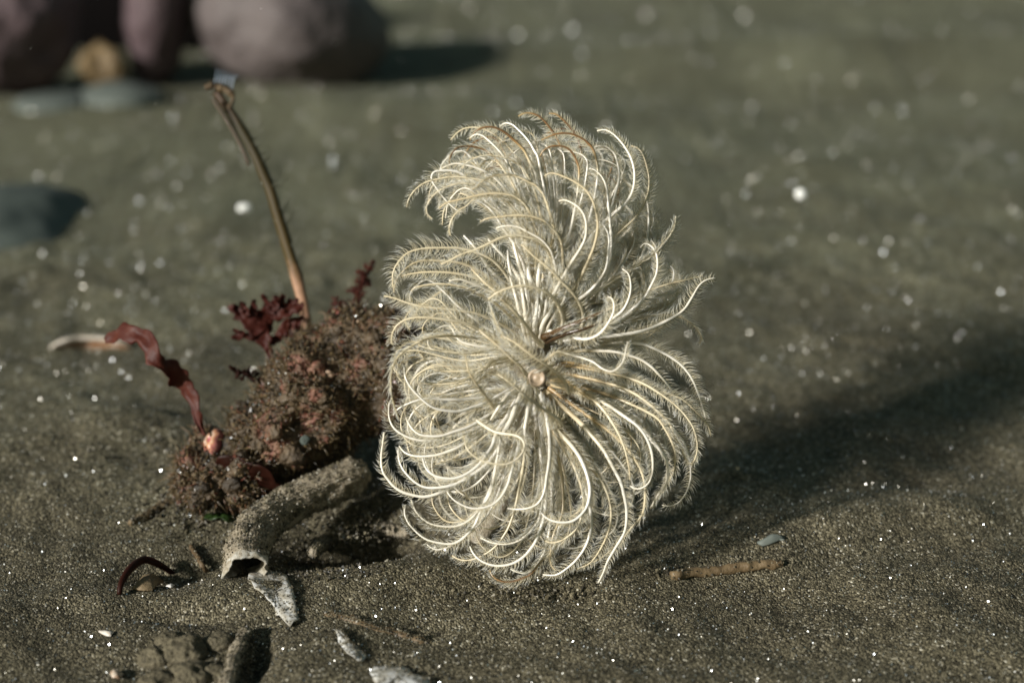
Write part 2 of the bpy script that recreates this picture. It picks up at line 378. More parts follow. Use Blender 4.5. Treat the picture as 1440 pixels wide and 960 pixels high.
def feather(path, z, kind='w', rb=3.5, plen=20.0, face=None, dens=1.0, tuft=False, plain=False):
    """path: base -> tip in photo pixels; z: depth at base, middle, tip"""
    path = list(path)
    if 376 < path[0][1] < 437 and abs(path[0][0] - 760) < 60:        # roots run on down into the heart of the plume
        path = [(753 + (path[0][0] - 755) * 0.3, 466 + rng.uniform(-8, 8))] + path; z = (z[0] - 45, z[1], z[2])
    elif path[0][0] > 779 and 484 < path[0][1] < 545 and not tuft:
        path = [(762 + rng.uniform(-4, 4), 528 + (path[0][1] - 515) * 0.5)] + path; z = (z[0] - 40, z[1], z[2])
    path = np.array(path, float)
    L = np.concatenate([[0], np.cumsum(np.linalg.norm(np.diff(path, axis=0), axis=1))]); t = L / L[-1]
    zz = z[0] * (1 - t) * (1 - 2 * t) + z[1] * 4 * t * (1 - t) + z[2] * t * (2 * t - 1)
    C, length = spline(np.column_stack([path, zz]), 70)
    C[:, :2] += np.stack([vnoise(C * [1, 1, 0], 0.03, 5), vnoise(C * [1, 1, 0], 0.03, 6)], 1) * 0.8
    n = max(24, int(length / 4)); C, length = spline(C[::2], n)
    t = np.linspace(0, 1, n)
    W = crown_world(C)
    stain_shade = {'w': 0.02 + 0.10 * t, 't': 0.22 + 0.16 * t * 1.0, 'b': 0.05 + 0.85 * np.clip((t - 0.62) / 0.2, 0, 1) * (1 - 0.35 * np.clip((t - 0.9) / 0.1, 0, 1)),
             'B': np.full(n, 0.97), 's': 0.16 - 0.1 * t}[kind]
    stain_shade = np.clip(stain_shade + rng.normal(0, 0.03), 0, 1)
    if 750 < path[0][0] < 802 and path[0][1] > 500 and np.mean(path[:, 0]) > 790:
        stain_shade = stain_shade + 0.42 * (1 - np.clip((t - 0.12) / 0.42, 0, 1))       # tan-brown roots, with this flank's shade painted in
        stain_shade = np.clip(stain_shade, 0, 1)
    if kind == 't': rb = rb * 0.9
    rb = rb * rng.uniform(0.85, 1.12)
    r = (1 + 0.07 * rng.normal(size=n)) * 0.95 * rb * (1.25 - 0.25 * np.clip(t / 0.15, 0, 1)) * (1 - 0.68 * t ** 1.3) * PXM
    k8 = 8
    V, F = tube_geo(W, r, k8)
    arm = make_mesh('arm', V, F, M['rachis'], crown, True, {'stain_shade': np.concatenate([np.repeat(stain_shade, k8), stain_shade[[0, -1]]])})
    # pinnules
    T = unit(np.gradient(W, axis=0))
    view = unit(W - CAM)
    if face is None: face = rng.normal(0, 0.75)            # 0: smooth back to the viewer
    F0 = view - T * np.sum(view * T, 1)[:, None]
    bad = np.linalg.norm(F0, axis=1) < 0.15
    F0[bad] += UP; F0 = F0 - T * np.sum(F0 * T, 1)[:, None]; F0 = unit(F0)
    B0 = np.cross(T, F0)
    Fd = math.cos(face) * F0 + math.sin(face) * B0; Bd = np.cross(T, Fd)
    rows = []
    sp = 2.15 / dens
    for sgn, a0, dd in ((1, 1.38, 1), (-1, 1.38, 1), (1, 0.85, 0.14), (-1, 0.85, 0.14)):
        m = int(length / sp * dd); u = np.sort(rng.uniform(0.03, 0.995, m)) * 0.5 + np.linspace(0.03, 0.995, m) * 0.5
        f = u * (n - 1); i0 = np.minimum(f.astype(int), n - 2); g = (f - i0)[:, None]
        lerp = lambda A: A[i0] * (1 - g) + A[i0 + 1] * g
        p = lerp(W); tt = lerp(T); ff = lerp(Fd); bb = lerp(Bd)
        wave = vnoise(np.stack([u * length / 26, np.full(m, sgn * 3.0 + a0), np.full(m, rng.random() * 50)], -1), 1.0, 21)
        a = a0 + 0.22 * wave + rng.normal(0, 0.10, m)
        d = np.cos(a)[:, None] * ff + sgn * np.sin(a)[:, None] * bb
        lean = 0.12 + 0.25 * wave + rng.normal(0, 0.09, m)
        d0 = unit(d + lean[:, None] * tt)
        ln = 0.84 * plen * ((1.25 - 0.35 * np.clip(u / 0.3, 0, 1)) if tuft else (0.55 + 0.45 * np.clip(u / 0.2, 0, 1))) * (1 - 0.62 * np.clip((u - 0.80) / 0.2, 0, 1) ** 1.5) * rng.uniform(0.72, 1.1, m) * PXM
        curl = rng.uniform(0.3, 0.9, m)[:, None]
        side = rng.normal(0, 0.08, (m, 3))
        rows.append((p, d0, tt, ln, curl, side))
    p, d0, tt, ln, curl, side = [np.concatenate(x) for x in zip(*rows)]
    m = len(p); nr = 2 if plain else 3; us = np.linspace(0, 1, nr + 1); wr = np.array([0.42, 0.34] if plain else [0.42, 0.36, 0.30]) * PXM
    pts = p[:, None] + (us[None, :, None] * d0[:, None] + (us ** 2)[None, :, None] * (curl * tt + side)[:, None] - (us ** 2)[None, :, None] * 0.25 * curl[:, None] * d0[:, None]) * ln[:, None, None]
    e1 = unit(np.cross(d0, tt)); e2 = np.cross(d0, e1)
    ang = np.array([0, 2.094, 4.189])
    ring = np.cos(ang)[None, :, None] * e1[:, None] + np.sin(ang)[None, :, None] * e2[:, None]
    V = np.concatenate([(pts[:, :nr, None] + ring[:, None] * wr[None, :, None, None]).reshape(m, 3 * nr, 3), pts[:, nr:]], 1); nv = 3 * nr + 1
    q = np.array([[a_ + j, a_ + (j + 1) % 3, a_ + 3 + (j + 1) % 3, a_ + 3 + j] for a_ in range(0, 3 * (nr - 1), 3) for j in range(3)])
    e_ = 3 * nr - 3; tr = np.array([[e_, e_ + 1, e_ + 3], [e_ + 1, e_ + 2, e_ + 3], [e_ + 2, e_, e_ + 3]])
    off = np.arange(m)[:, None, None] * nv
    tone = np.tile(np.append(np.repeat(us[:-1], 3) * 0.85 + 0.1, 0.95), m) + np.repeat(rng.normal(0, 0.1, m), nv)
    make_mesh('pinnule_fringe', V.reshape(-1, 3), [(q[None] + off).reshape(-1, 4), (tr[None] + off).reshape(-1, 3)], M['pinnule'], arm, True, {'tone': np.clip(tone, 0, 1)}, 'stuff')
    return arm
M['rachis'].node_tree.nodes['Attribute'].attribute_name = 'stain_shade'

ARMS = [  # kind, z(base,mid,tip), path base -> tip, options
 # upper lobe, sweeping up and over to the left
 ('t', (20, 80, 95), [(742,385),(735,335),(712,280),(692,258),(670,252),(640,248),(613,252),(595,259),(580,272),(572,287),(573,297)]),
 ('t', (25, 90, 110), [(746,388),(738,335),(715,288),(690,265),(667,260),(648,258),(630,262),(615,270),(602,285),(600,295),(602,303),(608,308),(614,306)]),
 ('t', (30, 100, 115), [(752,388),(756,340),(745,300),(728,279),(707,273),(682,273),(657,278),(633,284),(620,290),(616,298)]),
 ('t', (30, 105, 120), [(764,388),(778,330),(768,283),(757,263),(740,253),(720,246),(698,247),(682,253),(670,263),(660,269)]),
 ('t', (30, 95, 115), [(746,385),(735,315),(712,282),(688,275),(668,280),(655,290),(645,296),(636,307),(632,321),(633,330),(638,335)]),
 ('b', (10, 30, 20), [(752,390),(763,310),(754,248),(745,228),(737,212),(723,197),(707,184),(690,178),(675,181),(664,190),(659,203)]),
 ('w', (10, 35, 10), [(760,390),(769,300),(758,228),(753,215),(745,200),(732,185),(718,174),(707,174),(699,181)]),
 ('b', (0, -10, -20), [(765,390),(786,300),(793,240),(788,205),(777,185),(767,172),(757,163),(745,159),(732,161),(725,168)]),
 ('b', (0, -20, -30), [(772,392),(802,300),(817,240),(815,202),(805,183),(795,172),(783,162),(775,159),(767,161)]),
 ('w', (15, 50, 40), [(744,385),(737,305),(723,254),(715,233),(708,220),(700,210),(690,200),(677,190),(666,190),(658,198)]),
 ('b', (15, 40, 30), [(744,385),(727,282),(706,236),(688,215),(673,208),(655,206),(643,208),(636,215),(632,225),(631,240)]),
 ('t', (0, 0, -10), [(752,390),(751,300),(736,240),(711,202),(682,182),(657,180),(647,184),(637,192),(630,201)]),
 ('t', (25, 80, 80), [(757,390),(762,340),(756,282),(740,243),(723,228),(707,222),(687,219),(670,222),(657,229),(648,241)]),
 ('t', (25, 70, 70), [(748,385),(739,302),(721,259),(709,240),(700,229),(688,226),(679,230),(673,240)]),
 ('w', (15, 40, 50), [(745,382),(735,312),(710,266),(681,241),(648,231),(633,232),(620,238),(611,247)]),
 ('w', (10, 50, 70), [(745,384),(703,296),(655,247),(618,240),(606,248),(612,262),(625,280),(640,294),(652,298),(660,294)]),
 ('w', (20, 50, 60), [(742,395),(728,352),(708,322),(694,300),(683,289),(671,282),(661,284)]),
 ('b', (15, 30, 20), [(785,395),(825,318),(840,252),(838,222),(832,207),(823,197),(810,190),(797,187),(783,188),(770,193),(757,199)]),
 ('b', (20, 60, 60), [(775,395),(796,342),(809,292),(814,245),(812,230),(807,218),(798,208),(787,205),(774,206),(763,213),(757,225)]),
 ('w', (15, 40, 20), [(772,425),(812,360),(840,322),(863,300),(878,288),(888,273),(892,257),(892,240),(888,225),(882,212),(872,198),(860,187),(847,182),(835,186)], dict(rb=3.6)),
 ('t', (10, 20, 0), [(795,425),(832,365),(860,337),(875,323),(890,310),(900,297),(908,282),(912,265),(912,247),(908,228),(903,215),(893,206),(883,206)]),
 ('w', (5, 10, 0), [(795,405),(842,335),(866,270),(871,247),(869,233),(865,218),(855,208),(842,205),(832,209)]),
 ('w', (20, 60, 60), [(840,425),(858,362),(857,312),(855,290),(853,265),(847,250),(836,239),(825,236)]),
 ('w', (30, 90, 85), [(808,425),(825,413),(842,395),(852,378),(855,357),(856,337),(852,323),(843,313),(833,309)]),
 ('t', (30, 90, 95), [(795,430),(816,390),(834,350),(840,320),(838,298),(833,282),(823,267),(807,255),(790,247),(774,243),(762,250)]),
 ('w', (50, 125, 120), [(770,432),(785,402),(802,372),(814,353),(822,337),(824,320),(822,305),(816,294),(806,286),(794,281),(783,284)], dict(rb=3.8)),
 ('w', (-10, -10, -20), [(855,440),(884,402),(900,364),(908,345),(912,316),(911,290),(905,270),(894,256)]),
 ('t', (20, 60, 60), [(770,455),(795,440),(830,415),(857,398),(878,385),(900,370),(920,357),(935,340),(945,327),(950,312),(950,300)], dict(plen=24)),
 ('w', (20, 70, 60), [(795,470),(858,455),(893,432),(907,417),(918,398),(924,383),(924,365),(920,352),(912,344),(905,343),(899,351)]),
 ('w', (20, 80, 90), [(788,472),(838,460),(868,443),(880,430),(887,411),(887,394),(883,383),(873,377)]),
 ('w', (60, 130, 135), [(772,466),(790,470),(808,475),(825,477),(842,470),(853,458),(860,446),(863,436),(862,424),(856,417),(852,423)], dict(plen=30, face=2.6)),
 ('w', (30, 50, 30), [(780,478),(825,475),(870,471),(900,466),(922,459),(943,448),(962,435),(973,418),(982,403),(993,394),(1010,390)], dict(plen=26)),
 ('t', (20, 30, 20), [(785,468),(850,438),(893,417),(923,405),(945,398),(970,392),(992,387)]),
 ('t', (10, 0, -20), [(780,475),(860,458),(920,444),(948,443),(970,453),(982,465),(987,477),(981,486)], dict(rb=2.2)),
 ('B', (95, 125, 125), [(764,474),(790,463),(820,450),(853,436)], dict(rb=4.2, plen=15)),
 ('B', (90, 120, 120), [(768,480),(800,468),(830,459),(856,449)], dict(rb=3.6, plen=15)),
 # left side, sweeping out to the left and drooping
 ('t', (0, 60, 70), [(725,432),(690,392),(652,371),(613,366),(592,367),(577,373),(563,386),(556,398),(553,416)]),
 ('t', (0, 65, 80), [(738,442),(720,402),(705,378),(687,362),(667,354),(647,349),(623,348),(600,349),(580,353),(567,360),(556,375),(552,391),(554,412)], dict(plen=27)),
 ('t', (40, 120, 130), [(772,445),(781,402),(775,362),(760,342),(743,334),(723,332),(707,334),(688,342),(668,351),(647,358),(630,367),(616,373)], dict(plen=25)),
 ('t', (0, 70, 75), [(730,445),(692,402),(660,388),(633,384),(603,383),(580,385),(562,390)]),
 ('t', (0, 75, 80), [(732,458),(697,427),(663,407),(643,402),(623,400),(600,401),(583,405),(576,412)]),
 ('w', (20, 90, 115), [(738,452),(706,419),(680,404),(663,398),(647,393),(629,396)], dict(plen=17)),
 ('t', (60, 140, 140), [(762,486),(748,468),(730,444),(710,424),(697,410),(683,398),(672,387),(661,376)], dict(plen=25)),
 ('t', (50, 145, 150), [(787,482),(791,450),(784,426),(770,412),(753,405),(733,402),(713,406),(697,413),(684,423)], dict(plen=22)),
 ('t', (40, 140, 150), [(720,492),(705,464),(697,449),(692,437),(687,425)], dict(plen=18, rb=2.4)),
 ('t', (20, 90, 95), [(742,482),(715,461),(680,444),(655,438),(630,435),(600,432),(573,426),(552,419),(536,416)], dict(plen=25)),
 ('t', (60, 140, 150), [(814,474),(820,442),(808,415),(787,392),(770,376),(750,360),(739,349),(731,342)], dict(plen=24)),
 ('t', (30, 110, 120), [(788,405),(790,345),(771,316),(752,306),(730,303),(705,305),(688,307),(677,311),(672,316)], dict(plen=23)),
 ('w', (30, 100, 110), [(783,412),(778,362),(763,339),(743,327),(727,319),(710,318),(694,323)]),
 ('s', (20, 30, 20), [(738,425),(707,396),(690,380),(680,366),(668,348),(650,330)], dict(rb=4.2, plen=10)),
 ('s', (20, 30, 10), [(740,412),(720,375),(712,364),(700,352),(685,335)], dict(rb=4.4, plen=10)),
 ('t', (10, 100, 100), [(738,502),(702,476),(668,460),(650,454),(630,450),(605,447),(585,447),(570,450),(558,458),(551,472),(552,487)], dict(plen=25)),
 ('t', (10, 110, 100), [(738,505),(702,483),(668,476),(647,473),(627,472),(607,474),(592,479),(577,487),(563,498),(555,510),(551,523),(550,540),(552,557),(557,575),(563,592)], dict(plen=26)),
 ('t', (20, 115, 120), [(742,508),(706,488),(690,492),(663,496),(637,496),(613,492),(597,488),(586,484)], dict(plen=25)),
 ('t', (70, 155, 160), [(757,552),(738,524),(730,513),(717,502),(702,488),(687,475),(672,462)], dict(plen=26)),
 ('t', (90, 165, 165), [(800,552),(795,538),(784,525),(767,512),(752,502),(735,490),(718,478),(702,471)], dict(plen=30, dens=1.7, tuft=True, rb=3.0)),
 ('t', (90, 160, 165), [(790,598),(784,588),(769,578),(753,567),(738,557),(723,543),(710,533),(696,524)], dict(plen=29, dens=1.7, tuft=True, rb=3.0)),
 ('t', (40, 140, 150), [(706,592),(688,565),(680,553),(668,537),(660,523),(657,513),(654,496)], dict(rb=2.5)),
 ('w', (10, 105, 110), [(742,536),(712,551),(682,567),(663,573),(647,578),(628,577),(608,572),(592,560),(578,545),(570,530),(568,512)], dict(plen=24)),
 ('t', (10, 80, 80), [(735,502),(697,506),(680,519),(657,532),(638,538),(610,540),(589,538)]),
 ('t', (0, 60, 60), [(735,505),(700,511),(665,520),(640,522),(620,522),(604,517)]),
 ('w', (0, 60, 60), [(735,535),(700,555),(650,561),(600,560),(575,567),(560,575),(552,586)]),
 # lower lobe
 ('w', (10, 90, 80), [(738,545),(695,588),(656,608),(627,615),(613,618),(598,620),(580,617),(565,610),(554,601),(548,588),(547,575),(549,561)], dict(rb=3.6)),
 ('w', (10, 100, 95), [(733,545),(692,580),(660,600),(637,607),(620,612),(603,613),(590,611),(580,603),(574,593),(570,583)]),
 ('w', (0, 50, 30), [(736,560),(692,640),(642,680),(603,697),(575,694),(558,686),(547,675),(538,662),(536,645),(538,625),(541,602)], dict(rb=3.6)),
 ('w', (5, 80, 60), [(740,560),(716,600),(690,646),(660,670),(637,681),(618,685),(600,685),(587,680),(575,670),(565,657),(560,642),(560,626)], dict(rb=3.4)),
 ('w', (5, 85, 75), [(732,555),(682,606),(645,628),(633,633),(612,640),(590,642),(578,640),(568,635),(559,624)]),
 ('w', (30, 130, 120), [(740,542),(722,570),(710,590),(703,600),(697,610),(693,624),(685,638),(675,652),(658,665),(640,672),(623,672),(608,667),(598,657),(593,640)], dict(rb=4.4)),
 ('t', (80, 150, 140), [(665,588),(687,602),(700,608),(727,613),(737,622),(736,634),(727,645),(712,652),(695,652),(677,647),(662,637),(654,625),(652,609)], dict(rb=2.6)),
 ('w', (20, 120, 120), [(746,552),(737,600),(719,664),(715,680),(707,695),(695,707),(680,713),(663,714),(647,708),(635,700),(626,687)], dict(rb=3.6)),
 ('w', (10, 90, 90), [(737,550),(706,620),(697,660),(690,690),(680,708),(668,723),(657,733),(640,740),(620,740),(603,735),(590,725),(582,713),(577,697)], dict(rb=3.6)),
 ('w', (0, 60, 50), [(741,555),(712,620),(692,680),(676,717),(670,733),(663,745),(650,758),(635,765),(615,763),(598,757),(583,745),(573,732),(569,718),(572,704)], dict(rb=3.3)),
 ('w', (0, 50, 40), [(745,560),(716,650),(690,715),(661,749),(640,765),(622,772),(610,772),(597,762)], dict(rb=2.8)),
 ('w', (10, 90, 70), [(756,572),(767,660),(766,722),(754,760),(745,773),(733,785),(717,793),(698,795),(680,790),(667,780),(659,764)], dict(rb=3.5)),
 ('w', (10, 100, 90), [(751,562),(758,622),(764,692),(758,730),(750,742),(737,755),(720,763),(703,765),(687,762),(672,754)], dict(rb=3.5)),
 ('t', (0, 70, 50), [(746,562),(736,652),(727,704),(718,735),(708,753),(697,768),(680,780),(663,787),(647,787),(632,779)]),
 ('b', (0, 50, 30), [(763,572),(781,662),(786,742),(773,777),(760,788),(748,805),(735,813),(718,818),(705,817),(693,810),(687,797)]),
 ('w', (0, 55, 40), [(761,572),(776,682),(770,762),(751,797),(740,805),(727,804),(714,798)]),
 ('w', (40, 130, 120), [(760,552),(770,590),(773,634),(768,674),(765,692),(757,707),(743,714),(727,716),(711,714)], dict(rb=3.4)),
 ('w', (40, 125, 115), [(758,558),(774,592),(792,613),(804,626),(817,645),(825,664),(829,683),(829,697),(825,712),(817,723),(805,732),(790,734),(775,731),(763,722),(756,710)], dict(rb=3.8, plen=23)),
 ('t', (20, 100, 95), [(761,562),(780,608),(789,624),(803,647),(813,669),(819,692),(820,708),(813,719),(799,728)]),
 ('w', (20, 90, 60), [(767,550),(812,590),(833,613),(850,635),(863,657),(873,677),(878,697),(881,717),(880,740),(875,755),(862,775),(853,790),(848,805),(840,823)], dict(rb=3.5)),
 ('t', (20, 85, 40), [(772,545),(835,590),(853,603),(870,618),(883,632),(895,648),(903,665),(907,683),(907,703),(902,725),(887,743),(873,760),(850,780),(829,793)], dict(rb=3.4)),
 ('w', (20, 100, 95), [(777,540),(840,562),(885,590),(902,605),(912,622),(917,640),(917,662),(913,677),(903,686),(892,687),(884,681)], dict(rb=3.7)),
 ('w', (10, 80, 60), [(782,540),(862,570),(897,597),(914,616),(928,632),(937,648),(939,665),(937,680),(928,691),(920,705),(912,718)], dict(rb=4.4)),
 ('t', (10, 70, 50), [(787,535),(872,562),(920,585),(933,600),(943,618),(949,637),(948,657),(942,673),(928,692),(916,715)]),
 ('t', (10, 60, 50), [(792,525),(882,548),(935,588),(948,612),(958,630),(965,647),(973,653),(980,648),(983,636)]),
 ('t', (10, 70, 60), [(795,515),(860,525),(900,537),(928,553),(953,573),(970,593),(978,610),(981,627),(978,643),(970,653),(962,647)], dict(rb=2.8)),
 ('t', (10, 60, 40), [(795,510),(860,523),(920,547),(945,555),(962,563),(978,578),(992,593),(998,604),(1000,617)], dict(rb=2.8)),
 ('w', (10, 40, 20), [(795,490),(858,483),(900,483),(920,490),(940,500),(957,512),(970,527),(978,542),(985,560),(990,578),(993,592)], dict(rb=3.7, plen=25)),
 ('w', (10, 60, 40), [(797,496),(857,494),(893,502),(912,512),(923,522),(937,538),(948,555),(956,577)]),
 ('w', (0, 40, 20), [(797,520),(900,562),(953,610),(968,640),(971,662),(970,677),(963,695),(952,707),(938,711),(926,708)], dict(rb=3.0)),
 ('w', (60, 140, 140), [(782,495),(802,499),(832,508),(845,517),(858,522),(868,518),(877,507),(880,493),(884,477)], dict(rb=2.8)),
 ('t', (30, 90, 80), [(776,535),(797,537),(820,552),(845,572),(865,600),(878,630),(885,657),(886,678)]),
 ('t', (10, 80, 60), [(766,560),(802,622),(836,662),(852,687),(858,710),(858,735),(852,757),(840,778),(827,793),(806,801)], dict(rb=3.2)),
 ('w', (10, 75, 60), [(763,570),(802,642),(824,690),(831,727),(830,747),(823,768),(810,787),(795,800),(780,808),(759,807)], dict(rb=3.7)),
 ('t', (0, 50, 60), [(761,562),(776,602),(791,680),(790,722),(779,750),(774,780),(776,795),(786,805)]),
 ('t', (20, 90, 80), [(766,572),(811,652),(821,702),(815,733),(807,747),(793,758),(778,763),(767,760),(757,752)]),
 # stubs between the lobes, pinkish stems
 ('s', (30, 60, 40), [(742,408),(733,380),(725,352),(722,338),(722,315)], dict(rb=5.0, plen=9)),
 ('s', (35, 65, 40), [(748,410),(743,382),(744,360),(748,335)], dict(rb=5.0, plen=9)),
 ('s', (35, 70, 45), [(756,412),(757,385),(762,358),(768,330)], dict(rb=5.0, plen=9)),
 ('s', (35, 60, 40), [(764,416),(772,388),(784,360),(800,335)], dict(rb=5.0, plen=9)),
 ('s', (30, 55, 30), [(736,412),(722,392),(716,372),(714,350)], dict(rb=4.6, plen=9)),
 ('s', (40, 100, 90), [(742,545),(728,566),(718,590),(706,612),(700,640)], dict(rb=5.0, plen=12)),
 ('s', (40, 95, 85), [(728,548),(712,560),(700,575),(690,592)], dict(rb=4.4, plen=10)),
 ('s', (40, 90, 80), [(745,552),(742,580),(738,605),(742,630)], dict(rb=4.4, plen=10)),
]
for k_ in range(12):
    x1 = 722 + 6.5 * k_ + rng.uniform(-3, 3); y1 = rng.uniform(402, 424)
    ARMS.append(('s', (30, 72 + rng.uniform(-8, 8), 60), [(752 + (x1 - 757) * 0.25, 484), (753 + (x1 - 757) * 0.55, 455), (x1, y1 + 10), (x1 + (x1 - 757) * 0.25, y1 - 18)], dict(rb=4.6, plen=12)))
for a in ARMS:
    opt = a[3] if len(a) > 3 else {}
    opt = dict(opt)
    opt['path'] = a[2]; opt['z'] = a[1]; opt['kind'] = a[0]
    if 'face' not in opt: opt['face'] = rng.normal(0, 0.55) if a[0] in 'wbs' else rng.normal(math.pi, 0.7)
    feather(**opt)

# arms behind, filling the depth of both lobes
def fill_lower(th, k, zo):
    c = np.array([752.0, 545.0]); d = np.array([math.cos(th), math.sin(th)])
    rx = 225 if d[0] > 0 else 195; ry = 250
    rim = 1 / math.sqrt((d[0] / rx) ** 2 + (d[1] / ry) ** 2) * k
    s = 1 if d[0] > 0.25 else (-1 if d[1] < 0.45 else 1)      # which way the tip turns
    nrm = np.array([-d[1], d[0]]) * s
    pts = [c, c + d * rim * 0.35 - nrm * 4, c + d * rim * 0.68 - nrm * 2, c + d * rim * 0.90 + nrm * 12, c + d * rim * 0.99 + nrm * 38,
           c + d * rim * 0.93 + nrm * 66, c + d * rim * 0.80 + nrm * 80]
    return pts, (-40, zo, zo - 20)
for i in range(46):
    th = R(-8 + 205 * (i + rng.uniform(-.4, .4)) / 45)
    p, z = fill_lower(th, rng.uniform(0.62, 0.97), rng.uniform(-70, 40))
    feather(p, z, rng.choice(['w', 't', 't']), 2.8, 19, rng.normal(0, 1.0), 0.75, plain=True)
def fill_upper(th, k, zo):
    c = np.array([752.0, 395.0]); e = np.array([760 + 150 * k * math.cos(th), 290 - 118 * k * math.sin(th)])
    d = unit(e - c); nrm = np.array([d[1], -d[0]])
    m = c * 0.5 + e * 0.5 - nrm * 18
    return [c, c * 0.75 + m * 0.25 + d * 8, m, e - d * 22 - nrm * 6, e + nrm * 6, e + nrm * 34 - d * 4, e + nrm * 54 - d * 24], (-10, zo, zo - 10)
for i in range(34):
    th = R(-25 + 190 * (i + rng.uniform(-.4, .4)) / 33)
    p, z = fill_upper(th, rng.uniform(0.55, 1.0), rng.uniform(-70, 30))
    feather(p, z, rng.choice(['w', 'w', 't', 'b']), 2.8, 19, rng.normal(0, 1.0), 0.75, plain=True)
for i in range(14):       # right-hand middle
    y1 = 395 + 7 * i + rng.uniform(-4, 4); x1 = rng.uniform(890, 955)
    feather([(770, 470 + i), (815, 462 + i * 1.5), (860, 0.5 * (465 + y1) + i), (x1 - 20, y1 + 4), (x1, y1 - 6), (x1 + 4, y1 - 24), (x1 - 8, y1 - 36)], (-30, rng.uniform(-60, 20), -30), rng.choice(['w', 't']), 2.6, 22, rng.normal(0, 1.0), plain=True)
for i in range(16):       # between the lobes on the right
    x1 = rng.uniform(868, 932); y1 = rng.uniform(305, 400)
    feather([(785, 452), (820, 430), (0.5 * (825 + x1), 0.5 * (425 + y1) + 10), (x1 - 8, y1 + 16), (x1, y1 - 6), (x1 - 8, y1 - 24), (x1 - 24, y1 - 32)], (-20, rng.uniform(-60, 30), -20), rng.choice(['w', 't']), 2.6, 24, rng.normal(0, 1.0), plain=True)
for i in range(14):       # left-hand middle
    y1 = 400 + 12 * i + rng.uniform(-4, 4); x1 = rng.uniform(560, 610)
    feather([(740, 480 + 3 * i), (700, 470 + 4 * i), (650, 0.5 * (470 + y1) + 3 * i), (x1 + 22, y1 - 4), (x1, y1 + 4), (x1 - 8, y1 + 20), (x1 + 2, y1 + 34)], (-30, rng.uniform(-70, 10), -20), rng.choice(['w', 't', 't']), 2.6, 22, rng.normal(0, 1.0), plain=True)

for i in range(34):       # far side of the plume
    th = R(-20 + 230 * (i + rng.uniform(-.4, .4)) / 33)
    p, z = fill_lower(th, rng.uniform(0.5, 0.9), 0) if i % 2 else fill_upper(R(-20 + 180 * i / 33), rng.uniform(0.5, 0.9), 0)
    feather(p, (-60, rng.uniform(-230, -120), rng.uniform(-220, -130)), rng.choice(['w', 't']), 3.0, 20, rng.normal(0, 1.0), 0.7, plain=True)

# fleshy crown base and the tube it grows from, behind the plume
q = np.array([(745, 400, 0), (747, 440, -12), (748, 490, -28), (748, 540, -40), (742, 590, -60), (725, 650, -95), (700, 712, -120), (670, 760, -135)], float)
C, _ = spline(q, 40)
t = np.linspace(0, 1, 40)
V, F = tube_geo(crown_world(C), (16 + 12 * np.sin(np.pi * np.clip(t * 1.6, 0, 1)) ) * PXM, 14)
make_mesh('stalk', V, F, M['worm_tube'], crown, True, {'tone': np.full(len(V), 0.6)})
settle(crown)


# tiny round shell at the plume's heart
g = Geo()
C0 = crown_world(np.array([[755.0, 531.0, 150.0]]))[0]; axis = unit(CAM + np.array([-0.03, 0, 0.0]) - C0)
u = unit(np.cross(axis, UP)); v = np.cross(axis, u)
prof = [(0.5, 11), (2.5, 12), (4.0, 11), (4.6, 9.4), (3.9, 8.0), (2.6, 6.5), (2.4, 4.0), (3.2, 2.4), (3.4, 0.01)]
k = 28; a = np.arange(k) * 2 * math.pi / k
Vr = np.concatenate([C0 + (axis * h_ + (np.cos(a)[:, None] * u + np.sin(a)[:, None] * v) * r_) * PXM for h_, r_ in [(-6, 5)] + prof])
nr = len(prof) + 1; i = np.arange(nr - 1)[:, None] * k; j = np.arange(k)[None]
o = make_mesh('button_shell', Vr, [np.stack([i + j, i + (j + 1) % k, i + k + (j + 1) % k, i + k + j], -1).reshape(-1, 4)], M['button'], None, True, {'tone': np.full(len(Vr), 0.5)})
tag(o, 'tiny round tan shell like a button held at the heart of the feathery plume', 'shell')

# ------------------------------------------------------------------ encrusted rock
def blob(center, ax, radii, nu=180, nv=110, amp=0.15, freq=60, seed=1, octs=4):
    th = np.linspace(0, 2 * math.pi, nu, endpoint=False); ph = np.linspace(0.01, math.pi - 0.01, nv)
    TH, PH = np.meshgrid(th, ph)
    D = np.stack([np.cos(PH), np.sin(PH) * np.cos(TH), np.sin(PH) * np.sin(TH)], -1)
    Lc = D * np.array(radii); Wp = center + Lc @ np.array(ax)
    nr = unit((D / np.array(radii)) @ np.array(ax))
    disp = amp * min(radii) * fbm(Wp, freq, octs, seed)
    V = (Wp + nr * disp[..., None]).reshape(-1, 3)
    i = np.arange(nv - 1)[:, None] * nu; j = np.arange(nu)[None]; j2 = (j + 1) % nu
    Q = np.stack([i + j, i + j2, i + nu + j2, i + nu + j], -1).reshape(-1, 4)
    V = np.vstack([V, V[:nu].mean(0), V[-nu:].mean(0)]); c0 = len(V) - 2; b = (nv - 1) * nu
    F3 = np.concatenate([np.stack([np.full(nu, c0), (np.arange(nu) + 1) % nu, np.arange(nu)], -1), np.stack([np.full(nu, c0 + 1), b + np.arange(nu), b + (np.arange(nu) + 1) % nu], -1)])
    return V, [Q[:, ::-1], F3[:, ::-1]], nr.reshape(-1, 3)

rock = thing('encrusted_rock', 'lumpy brown rock crusted with algae, sponge and grit beside the feathery plume', 'rock')
DR = 0.452; SR = DR / FPX
e1 = unit(RIGHT * 0.79 + UP * 0.60 + FWD * 0.10); e3 = unit(FWD - e1 * np.dot(FWD, e1)); e2 = np.cross(e1, e3)
cR = world(432, 578, DR)
V, F, NR = blob(cR, [e1, e2, e3], np.array([200, 80, 105]) * SR, 280, 170, 0.30, 75, 4, 6)
